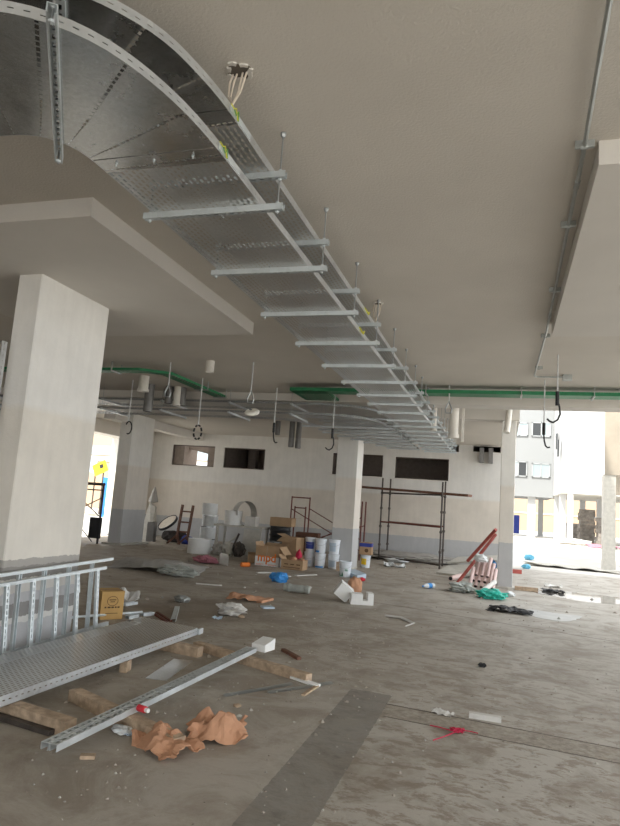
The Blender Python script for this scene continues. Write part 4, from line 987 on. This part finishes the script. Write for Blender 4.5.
# boards and pipes at the slim right column
GP = 'boards stacked by the slim right column'
def slab(pts, z0s, t, nm, mat, lab, cat, group=None):
    n = len(pts); vs = [(p[0],p[1],z) for p,z in zip(pts,z0s)]+[(p[0],p[1],z+t) for p,z in zip(pts,z0s)]
    fs = [tuple(range(n))[::-1], tuple(range(n,2*n))]+[(i,(i+1)%n,(i+1)%n+n,i+n) for i in range(n)]
    return tag(MB().add(vs,fs).build(nm, M[mat]), lab, cat, group)
slab([(-1.70,18.35),(-0.95,17.95),(-0.10,17.9),(-0.10,19.3),(-1.5,19.9)],[0.0,0.02,0.26,0.32,0.10],0.05,'board','board','front grey board lying on the pile left of the slim right column','board',GP)
slab([(-1.55,19.95),(-0.10,19.4),(-0.10,20.9),(-1.3,21.3)],[0.17,0.42,0.46,0.28],0.05,'board','board','rear grey board lying higher on the pile left of the slim right column','board',GP)
tag(MB().tube([(-0.14,17.25,1.36),(-0.86,18.3,0.44)],0.045,10).build('red_pipe', M['redpipe']), 'red pipe leaning left from the slim right column, upper of two', 'pipe', 'red pipes')
tag(MB().tube([(-0.14,17.0,1.24),(-0.98,15.95,0.05)],0.04,10).build('red_pipe', M['redpipe']), 'red pipe leaning steeply to the floor beside the pink pipes', 'pipe', 'red pipes')
def hollow_pipe(p0, p1, rad, nm, mat, lab, cat, group):
    p0, p1 = Vector(p0), Vector(p1); r = thing(nm, p0, lab, cat, group)
    MB().tube([p0,p1],rad,12).build('pipe_wall', M[mat], r, True)
    d = (p0-p1).normalized(); MB().tube([p0+d*0.002,p0+d*0.004],rad*0.8,12).build('bore_shade', M['black'], r)  # black disc on the solid end paints the shade inside the pipe
    return r
for row, (z, xs_) in enumerate(((0.055,(-0.62,-0.49,-0.36,-0.23,-0.11)),(0.17,(-0.55,-0.42,-0.29,-0.16)),(0.285,(-0.49,-0.36,-0.23)))):
    for i, x in enumerate(xs_):
        wh = ('leftmost','second','third','fourth','rightmost') if row == 0 else (('leftmost','second','third','rightmost') if row == 1 else ('left','middle','right'))
        y0 = 15.45+0.13*row+0.08*((i*7+row*3)%4)
        hollow_pipe((x-0.05,y0,z),(x+0.01,y0+0.42,z+0.40),0.046,'pink_pipe','pink','%s pink pipe of the %s row in the bundle at the slim right column' % (wh[i],('bottom','middle','top')[row]),'pipe','pink pipe bundle')
hollow_pipe((-0.38,14.55,0.07),(-0.12,15.6,0.20),0.055,'white_pipe','whitem','short white pipe lying in the teal bag before the pink pipe bundle','pipe',None)
hollow_pipe((-1.20,16.85,0.06),(-0.92,18.3,0.07),0.06,'pink_pipe','pink','single wider pink pipe lying left of the bundle','pipe',None)
tag(crumple((-0.17,14.15,0),(0.56,0.42,0.20),41,4,0.5,2.2).build('plastic_bag', M['tealbag']), 'teal plastic bag on the floor before the pink pipe bundle', 'bag')
tag(crumple((-0.80,14.8,0),(0.56,0.5,0.22),43,4,0.5,1.8).build('plastic_bag', M['haze']), 'cloudy grey plastic bag left of the teal bag', 'bag')
tag(crumple((-0.45,15.95,0.60),(0.30,0.25,0.2),44,3,0.4).build('plastic_bag', M['plastic']), 'small clear plastic bag on top of the pink pipes', 'bag')
tag(crumple((-0.17,16.5,0.42),(0.16,0.25,0.22),45,3,0.4).build('blue_bag', M['blue']), 'blue bag on the pink pipes against the slim column', 'bag')
tag(crumple((0.2,14.9,0),(0.22,0.2,0.12),46,3,0.4).build('plastic_scrap', M['plastic']), 'small white plastic scrap right of the teal bag', 'plastic')
tag(MB().bar((-0.03,17.0,1.40),(-0.03,16.95,0.0),0.06,0.06).build('dark_pole', M['scaf']), 'dark pole upright against the left side of the slim column', 'pole')
tag(MB().bar((0.34,16.3,0.05),(0.86,16.34,0.05),0.10,0.09).build('timber', M['wood']), 'timber lying right of the foot of the slim column', 'timber')
tag(MB().bar((0.34,21.1,0.06),(0.62,21.15,0.06),0.14,0.12).build('brick_red_beam', M['redpipe']), 'short red beam on the ground behind the slim column', 'beam')
# ------------------------------------------------------------------ litter on the floor
def litter(mb, name, mat, lab, cat, group=None): return tag(mb.build(name, M[mat]), lab, cat, group)
def strip_on(a, b, w, t, name, mat, lab, cat, group=None, lift=0.0):
    a, b = Vector(a), Vector(b); z = Vector((0,0,t/2+lift)); return litter(MB().bar(a+z,b+z,w,t), name, mat, lab, cat, group)
litter(crumple((-3.734, 8.863, 0.000),(0.42,0.24,0.16),51,4,0.55,1.9,-0.2),'plastic_bag','whitem','white plastic bag on the floor right of the lying tray','bag')
litter(rumpled_sheet((-3.768, 8.455, 0.000),(0.12,0.10),0.03,52,6),'plastic_scrap','pale_blue','tiny pale blue scrap left of the white plastic bag on the floor','plastic')
litter(crumple((-3.526, 8.744, 0.000),(0.10,0.06,0.05),53,2),'wood_chip','wood','small brown chip right of the white plastic bag','wood scrap')
litter(crumple((-4.806, 9.379, 0.000),(0.26,0.16,0.12),54,3,0.4),'crushed_bottle','conduit','crushed grey-blue bottle on the dirt beyond the yellow-brown box','bottle')
litter(rumpled_sheet((-7.199, 12.722, 0.000),(2.0,0.8),0.12,55,22,0.12,0.01,0.2,2.4,0.20),'dust_sheet','tarp','long crumpled grey dust sheet on the floor before the shaded column','sheet')
litter(crumple((-6.391, 12.180, 0.000),(0.8,0.45,0.22),56,4,0.5,1.9),'dust_sheet','haze','small pale crumpled sheet at the right end of the long dust sheet','sheet')
litter(rumpled_sheet((-7.528, 13.794, 0.000),(1.8,0.5),0.05,57,16,0.05,0.01,0.2,3,0.04),'dark_sheet','scrap_and_shade','dark sheet lying behind the long grey dust sheet','sheet')
litter(crumple((-7.138, 15.031, -0.000),(0.62,0.40,0.20),58,4,0.5,1.8,-0.2),'pink_cloth','pinkcloth','dusty pink cloth on the floor before the wide white drum','cloth')
slab([tuple((-6.817, 15.117, 0.000)[:2]),tuple((-6.469, 14.895, -0.000)[:2]),tuple((-6.782, 15.533, 0.000)[:2]),tuple((-7.117, 15.828, 0.000)[:2])],[0.0,0.0,0.0,0.0],0.22,'foam_block','white','white foam piece standing next to the pink cloth','foam scrap')
litter(MB().tube([Vector((-6.155, 14.980, 0.000))+Vector((0,0,.06)),Vector((-6.016, 15.164, 0.000))+Vector((0,0,.06))],0.055,10),'orange_can','orange','small orange and white can on the floor left of the lettered carton','can')
strip_on((-5.395, 14.131, 0.000),(-5.103, 14.486, 0.000),0.10,0.02,'white_strip','whitem','left of two white strips before the orange-lettered carton','strip','white strips on the floor')
strip_on((-4.999, 14.335, 0.000),(-4.563, 14.062, 0.000),0.07,0.02,'white_strip','whitem','right of two white strips before the orange-lettered carton','strip','white strips on the floor')
strip_on((-4.519, 14.370, 0.000),(-4.216, 14.995, 0.000),0.08,0.02,'white_strip','whitem','white strip on the floor before the open low carton','strip','white strips on the floor')
strip_on((-5.579, 11.393, 0.000),(-5.095, 11.528, 0.000),0.035,0.02,'white_strip','whitem','long thin white strip in the middle of the dusty floor','strip','white strips on the floor')
litter(crumple((-4.457, 13.012, 0.000),(0.36,0.30,0.24),60,3,0.5),'blue_bag','blue','bright blue bag on the floor before the lettered carton','bag')
mb = MB(); a, b = Vector((-3.934, 11.820, 0.000)), Vector((-3.432, 11.811, 0.000)); mb.tube([a.lerp(b,i/10)+Vector((0,0,0.075)) for i in range(11)], [0.07+0.02*noise.noise(Vector((i*1.3,2,5))) for i in range(11)], 10)
litter(mb,'plastic_roll','haze','crumpled translucent roll lying right of the bright blue bag','plastic roll')
litter(rumpled_sheet((-4.089, 10.296, -0.000),(0.62,0.34),0.06,62,12,0.1,0.008,0.15,3,0.06),'cardboard_scrap','paper','flattened brown cardboard scrap on the floor below the blue bag','cardboard')
strip_on((-3.801, 10.162, -0.000),(-3.753, 10.606, 0.000),0.10,0.04,'wood_chip','paper','orange-brown wood splinter right of the flattened cardboard','wood scrap')
strip_on((-3.587, 9.741, 0.000),(-3.446, 9.863, -0.000),0.16,0.025,'steel_plate','pale_blue','small pale blue-grey plate below the flattened cardboard','plate')
# white foam pieces in the middle
r = thing('foam_block', (-2.697, 11.580, 0.000), 'tilted white foam block leaning on an orange-brown lump', 'foam scrap')
c0 = Vector((-2.683, 11.448, 0.000)); MB().box(c0+Vector((0,0,0.175)),(0.27,0.24,0.25),0.3,0,0.1,0.62).build('block', M['white'], r)
litter(crumple(Vector((-2.543, 11.722, 0.000)),(0.26,0.24,0.42),64,3,0.35,1.5,0.4),'orange_lump','paper','orange-brown crumpled lump behind the tilted foam block','packing paper')
r = thing('foam_packing', (-2.332, 11.349, 0.000), 'white U-shaped foam packing piece right of the tilted foam block', 'foam scrap', None, 0.35)
x0 = Vector((-2.332, 11.349, 0.000)); mb = MB()
mb.box((0,0,0.035),(0.40,0.24,0.07)); mb.box((-0.09,0,0.125),(0.20,0.24,0.115)); mb.box((0.15,0,0.135),(0.10,0.24,0.135))
mb.build('foam_body', M['white'], r, local=True)
# pale blue sheet, red cap
pts = [(-3.734, 15.853, 0.000),(-3.185, 14.877, 0.000),(-3.097, 15.487, 0.000),(-3.565, 16.356, 0.000)]
slab([tuple(p[:2]) for p in pts],[0.0,0.0,0.0,0.0],0.10,'folded_sheet','pale_blue','pale blue folded sheet in front of the open bucket','sheet')
litter(crumple((-3.047, 14.787, 0.000),(0.16,0.14,0.10),66,2,0.2),'red_lump','red','small red scrap at the tip of the pale blue folded sheet','cap')
# water bottle
a, b = Vector((-1.618, 14.526, 0.000)), Vector((-1.440, 14.915, 0.000)); d = b-a; z = Vector((0,0,0.06)); r = thing('water_bottle', a, 'clear water bottle with blue label lying on the open floor', 'bottle')
MB().tube([a+z,a+d*0.1+z,a+d*0.25+z,b+z],[0.015,0.02,0.055,0.055],12).build('bottle', M['plastic'], r, True)
MB().tube([a+d*0.4+z,a+d*0.75+z],0.058,12).build('label_band', M['blue'], r); MB().tube([a-d*0.05+z,a+d*0.04+z],0.02,10).build('cap', M['blue'], r)
# bent white trim
mb = MB(); P = [Vector(q)+Vector((0,0,0.02)) for q in ((-1.737, 10.305, 0.000),(-1.483, 10.303, 0.000),(-1.346, 10.112, -0.000),(-1.229, 9.919, 0.000),(-1.315, 9.582, -0.000))]
mb.strip(P, [p+Vector((0.02,0.07,0.01)) for p in P], 0.012); litter(mb,'bent_trim','whitem','bent white trim strip lying alone on the open floor','trim')
# black sheet, slurry, puddle
litter(rumpled_sheet((0.188, 12.488, 0.000),(0.72,0.45),0.06,70,22,-0.15,0.006,0.28,4.5,0.05),'black_sheet','black','crumpled black sheet lying on the floor right of the teal bag','sheet')
def blob(c, rx, ry, seed, mat, z, name, lab, cat, kind=None):
    pts = []
    for k in range(48):
        a = 2*PI*k/48; rr = 1+0.45*noise.noise(Vector((math.cos(a)*1.8+seed, math.sin(a)*1.8, seed))); pts.append((c[0]+rx*rr*math.cos(a), c[1]+ry*rr*math.sin(a)))
    o = MB().prism(pts, 0.0003, z).build(name, M[mat]); return tag(o, lab, cat)
blob((0.812, 12.633, 0.000),0.62,0.50,3.0,'wet',0.004,'slurry_patch','pale grey dried slurry patch right of the black sheet','patch')
blob((1.938, 16.224, 0.000),1.15,0.75,5.0,'puddle',0.003,'puddle','shallow bright puddle on the floor at the far right','puddle')
litter(rumpled_sheet((1.223, 16.743, 0.000),(0.50,0.35),0.06,72,10),'dark_scrap','black','dark scrap at the left tip of the puddle','scrap')
litter(rumpled_sheet((1.312, 17.980, 0.000),(0.42,0.4),0.06,73,10),'white_scrap','whitem','white scrap just behind the dark scrap by the puddle','scrap')
litter(crumple((-0.168, 7.800, 0.000),(0.09,0.07,0.05),74,3,0.5),'dark_lump','black','small dark lump alone on the open floor','scrap')
# along the trench
a, b = Vector((-0.220, 5.874, 0.000)), Vector((0.041, 5.881, 0.000)); mb = MB(); mb.bar(a+Vector((0,0,.02)),b+Vector((0,0,.02)),0.06,0.04); litter(mb,'plaster_strip','whitem','straight white plaster strip lying along the filled trench','strip')
litter(rumpled_sheet((-0.434, 5.839, 0.000),(0.17,0.09),0.025,76,10,-0.2,0.004,0.25,5),'white_scrap','whitem','crumpled white scrap left of the plaster strip on the trench','scrap')
r = thing('twine', (-0.289, 5.415, -0.000), 'tangle of red twine on the floor before the filled trench', 'twine')
mb = MB(); c0 = Vector((-0.291, 5.439, 0.000)); rnd = random.Random(3)
for k in range(7):
    p = [c0+Vector((rnd.uniform(-.06,.06),rnd.uniform(-.05,.05),0.006+rnd.random()*0.02)) for _ in range(7)]; mb.tube(p,0.0035,5)
mb.build('tangle', M['twine'], r)
for pts in (((-0.504, 5.472, -0.000),(-0.425, 5.465, 0.000),(-0.344, 5.434, 0.000)),((-0.447, 5.143, 0.000),(-0.370, 5.276, 0.000),(-0.304, 5.407, 0.000)),((-0.270, 5.475, 0.000),(-0.194, 5.492, 0.000),(-0.132, 5.477, 0.000))):
    MB().tube([Vector(q)+Vector((0,0,0.006)) for q in pts],0.004,5).build('loose_end', M['twine'], r)
litter(crumple((-0.113, 6.864, 0.000),(0.03,0.03,0.02),77,1),'stone_chip','grit','single pale stone chip beyond the trench','stone')
# around the brown paper and timbers
litter(crumple((-2.035, 5.123, 0.000),(0.07,0.045,0.03),78,2),'wood_chip','wood','pale wood chip right of the crumpled brown paper','wood scrap')
litter(crumple((-2.518, 4.197, -0.000),(0.15,0.12,0.05),79,3,0.5),'plastic_scrap','plastic','clear plastic scrap by the channel pair left of the dark-ended timber','plastic')
litter(rumpled_sheet((-2.474, 4.178, -0.000),(0.08,0.05),0.02,80,6),'plastic_scrap','pale_blue','pale blue scrap right of the clear plastic scrap at the channel pair','plastic')
a = Vector((-2.469, 4.372, 0.100)); r = thing('small_bottle', a, 'small dark red bottle with a white cap on the dark-ended timber', 'bottle')
MB().tube([a+Vector((-0.04,0,.025)),a+Vector((0.03,-.02,.025))],0.024,10).build('bottle', M['red'], r); MB().tube([a+Vector((0.03,-.02,.025)),a+Vector((0.06,-.03,.025))],0.016,10).build('cap', M['white'], r)
strip_on((-2.265, 4.084, 0.000),(-2.157, 4.044, 0.000),0.035,0.02,'wood_chip','wood','left of two pale slivers below the crumpled brown paper','wood scrap')
strip_on((-2.508, 3.713, 0.000),(-2.427, 3.755, 0.000),0.05,0.02,'wood_chip','wood','flat brown sliver right of the near end of the channel pair','wood scrap')
strip_on((-1.644, 5.693, 0.000),(-1.611, 6.065, 0.000),0.035,0.015,'wood_chip','wood','thin pale stick crossing the right flat bar','wood scrap')
strip_on((-2.353, 7.198, 0.000),(-2.067, 6.906, 0.000),0.05,0.03,'wood_chip','wooddark','dark stick on the floor beyond the long pale timber','wood scrap')
litter(rumpled_sheet((-3.741, 12.556, 0.000),(0.25,0.15),0.03,81,8),'white_scrap','whitem','white scrap right of the crumpled translucent roll','scrap')
litter(crumple((-6.378, 8.684, 0.000),(0.34,0.30,0.36),82,1,0.1),'white_box','white','white box half hidden behind the rear cable ladder','box')
# grit and chips strewn everywhere
rnd = random.Random(11); mb = MB()
for k in range(2400):
    if k < 1300:
        y = 3.2+17*rnd.random()**1.3; x = rnd.uniform(-0.62*y-0.5, 0.10*y+1.0)
    elif k < 2100: y = rnd.gauss(18.5,1.6); x = rnd.uniform(-10.5,0)
    else: y = rnd.gauss(6.0,1.6); x = rnd.gauss(-2.4,0.9)
    if y < 2.5 or y > 22.3 or x < -13: continue
    if (-12 < x < -11 and 17.1 < y < 18.9) or (-4.6 < x < -3.7 and 16.8 < y < 17.95) or (-5 < x < -4.5 and 5 < y < 6.5): continue
    s = rnd.uniform(0.003,0.010)*(1+0.10*y)*(2.2 if rnd.random() < 0.06 else 1)
    a = rnd.random()*6.28; vs = []
    for q in ((1,0),(0.1,1),(-1,-0.1),(0,-1)):
        vs.append((x+s*(q[0]*math.cos(a)-q[1]*math.sin(a))*rnd.uniform(.6,1.2), y+s*(q[0]*math.sin(a)+q[1]*math.cos(a))*rnd.uniform(.6,1.2), 0))
    vs.append((x,y,s*rnd.uniform(.4,.9)))
    mb.add(vs, [(0,1,4),(1,2,4),(2,3,4),(3,0,4)], None, 0 if rnd.random() < .6 else (1 if rnd.random() < .6 else 2))
tag(mb.build('floor_grit', [M['grit'],M['tarp'],M['board']], pivot=(0,0,0)), 'loose grit, plaster chips and dirt strewn over the concrete floor', 'grit', None, 'stuff')

# ------------------------------------------------------------------ courtyard on the right
def prism_obj(poly, z0, z1, mat, name, parent): return MB().prism(poly, z0, z1).build(name, M[mat], parent)
r = thing('building', (5,60,0), 'white courtyard building on open columns, with windows in its recessed face', 'building')
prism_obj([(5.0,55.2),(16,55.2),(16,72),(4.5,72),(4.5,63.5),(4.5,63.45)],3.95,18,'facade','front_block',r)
prism_obj([(-8,63.5),(4.49,63.5),(4.49,72),(-8,72)],3.75,18,'facade_dim','recessed_block',r)
MB().bb(4.55,16,55.4,72,3.93,3.949).build('soffit', M['board'], r)
for i, (x0,x1,z0,z1) in enumerate(((2.49,4.20,9.45,10.83),(0.55,2.16,9.45,10.75),(0.55,2.16,5.58,7.03),(2.58,4.20,5.58,6.92))):
    f = MB(); t = 0.10
    f.bb(x0,x1,63.38,63.5,z0,z0+t); f.bb(x0,x1,63.38,63.5,z1-t,z1); f.bb(x0,x0+t,63.38,63.5,z0,z1); f.bb(x1-t,x1,63.38,63.5,z0,z1); xm=(x0+x1)/2; f.bb(xm-.05,xm+.05,63.38,63.5,z0,z1)
    w_ = f.build('window', M['alum'], r)
    MB().bb(x0+t,xm-.05,63.43,63.47,z0+t,z1-t).build('pane', M['windark'] if i in (0,) else M['winblue'], w_)
    MB().bb(xm+.05,x1-t,63.43,63.47,z0+t,z1-t).build('pane', M['windark'] if i == 2 else M['winblue'], w_)
for (x,y,a,b) in ((5.02,55.3,0.42,0.42),(4.6,57.6,0.5,0.5),(4.62,63.4,0.5,0.5),(2.3,64.0,0.7,0.7),(9.5,55.3,.42,.42),(8.2,63,.45,.45),(6.4,71,.5,.5),(0.0,64,.6,.6),(7.6,70.5,.5,.5),(3.6,71,.5,.5)):
    MB().bb(x,x+a,y,y+b,-0.03,3.96).build('column', M['facade'], r)
for z, zz in ((8.0,8.9),(7.2,8.4)): MB().bb(4.44,4.56,58.5+(z-7.2)*2,59.1+(z-7.2)*2,z,z+1.4).build('slit_window', M['windark'], r)
r = thing('building', (6,32,0), 'beige corner building with a square column at the far right edge', 'building')
prism_obj([(3.80,27.2),(10,27.2),(10,46),(6.75,46)],3.62,16,'facadeb','upper_wall',r)
MB().bb(3.78,4.22,27.25,27.75,-0.03,3.62).build('column', M['board'], r)
r = thing('boundary_wall', (5,96,0), 'long peach wall seen far behind the open columns of the white building', 'wall')
MB().bb(-20,40,96,96.5,-0.03,5.5).build('wall_face', M['peach'], r); MB().bb(-20,40,95.9,96.6,2.4,2.6).build('coping', M['facade'], r)
tag(MB().bb(0.7,1.9,76,76.4,-0.03,2.0).build('site_hoarding', M['navy']), 'dark blue panel standing under the recessed face of the white building', 'panel')
for i, (x,y,zz,lab) in enumerate(((7.0,60.5,3.0,'tall stack of grey blocks under the white building'),(6.1,64,1.6,'lower stack of grey blocks left of the tall one under the white building'),(8.1,58,2.3,'grey block stack right of the tall one under the white building'))):
    r = thing('block_stack', (x,y,-0.03), lab, 'block stack', 'block stacks under the white building')
    mb = MB()
    for k in range(int(zz/0.32)): mb.box((x+0.04*((k*7)%3),y,-0.03+0.16+0.32*k),(1.3-0.05*(k%3),1.1,0.31),0.05*((k*5)%3-1))
    mb.build('block_pile', M['block'], r)
litter(rumpled_sheet((7.3,50.5,-0.03),(2.6,1.6),0.16,90,16,0,0.02,0.2,3),'red_netting','pinkcloth','strip of red netting on the bright ground before the white building','netting')
litter(crumple((0.86,23.8,-0.03),(0.32,0.30,0.18),91,3),'blue_bag','sky','blue bag on the ground beyond the slim right column','bag')
litter(crumple((1.15,29.0,-0.03),(0.4,0.4,0.24),92,3),'blue_bag','sky','second blue bag farther out on the sunlit ground','bag')
litter(rumpled_sheet((2.6,26.0,-0.03),(3.2,1.2),0.08,93,20,-0.1,0.02,0.2,4),'debris_mat','board','flat grey debris strewn before the far right column','debris')
litter(crumple((5.3,53.5,-0.03),(2.6,1.6,0.5),94,3),'soil_heap','sand','pale soil heap at the foot of the white building columns','soil')

# ------------------------------------------------------------------ yard on the left
r = thing('access_scaffold', (-12.2,16.9,0), 'dark scaffold frame in the opening left of the shaded column', 'scaffold')
for x in (-11.75,-12.95): MB().tube([(x,17.0,0),(x,17.0,1.84)],0.035,8).build('post', M['scaf'], r)
MB().tube([(-11.72,17.0,1.80),(-13.6,17.0,1.78)],0.045,8).build('crossbar', M['scaf'], r); MB().tube([(-11.75,17.0,1.62),(-13.2,17.0,1.60)],0.02,8).build('crossbar', M['scaf'], r)
for a, b in (((-11.75,17,1.4),(-13.0,17,0.75)),((-11.95,17,0.05),(-12.95,17,0.9)),((-11.75,17,0.8),(-12.95,17,1.6))): MB().tube([a,b],0.016,6).build('cross_brace', M['scaf'], r)
tag(MB().box((-11.80,16.88,0.48),(0.36,0.12,0.62)).build('black_board', M['black']), 'black rectangular board hung on the scaffold left of the shaded column', 'board')
r = thing('building', (-30,46,0), 'pale building across the left yard with a window band', 'building')
MB().bb(-60,-17,46,52,-0.03,12).build('wall', M['peach'], r); MB().bb(-60,-17,45.9,46,3.9,4.3).build('ledge', M['facade'], r); MB().bb(-60,-17,45.95,46.02,4.4,5.2).build('window_band', M['winblue'], r)
r = thing('signboard', (-21,30,0), 'yellow signboard with dark marks in the left yard', 'sign')
mb = MB(); mb.box((-21.1,30,2.75),(0.85,0.06,0.62),0,0,0,-0.45); mb.build('board', M['yellow'], r)
MB().box((-22.0,30.1,2.9),(1.1,0.06,0.7),0,0,0,0.2).build('board', M['pale_blue'], r)
MB().box((-21.0,29.95,2.85),(0.22,0.03,0.2),0,0,0,-0.45).build('mark', M['black'], r)
for x in (-21.4,-20.9): MB().tube([(x,30.06,-0.03),(x,30.06,2.7)],0.04,6).build('post', M['scaf'], r)
r = thing('blue_door', (-21,32,0), 'blue door standing open in the left yard', 'door')
MB().bb(-22.2,-20.9,31.9,32.0,-0.03,2.3).build('door_leaf', M['bluedoor'], r); MB().bb(-21.7,-21.1,31.8,31.9,0.2,2.1).build('dark_panel', M['rust'], r)
litter(crumple((-21.0,29,-0.03),(1.6,1.0,0.7),96,3),'rubble_pile','board','rubble pile on the bright ground of the left yard','rubble')
tag(MB().bb(-30,-14.4,23.5,23.9,-0.03,0.45).build('low_kerb', M['facade']), 'low pale kerb along the left yard', 'kerb')
# ------------------------------------------------------------------ light
w = bpy.data.worlds.new('sky'); SC.world = w; w.use_nodes = True
bg = w.node_tree.nodes['Background']; bg.inputs[0].default_value = (0.92,0.96,1.0,1); bg.inputs[1].default_value = 1.0
sd = bpy.data.lights.new('sun', 'SUN'); sd.energy = 2.4; sd.angle = 0.02; sd.color = (1.0,0.95,0.86)
so = bpy.data.objects.new('sun', sd); COL.objects.link(so)
so.rotation_euler = Vector((0.38,1.0,-1.35)).to_track_quat('-Z','Y').to_euler()
SC.view_settings.view_transform = 'Standard'; SC.view_settings.look = 'None'; SC.view_settings.gamma = 1; SC.view_settings.use_curve_mapping = False
SC.view_settings.exposure = 1.6
SC.cycles.use_denoising = True
SC.cycles.max_bounces = 10; SC.cycles.diffuse_bounces = 6; SC.cycles.transparent_max_bounces = 24
SC.cycles.sample_clamp_indirect = 6
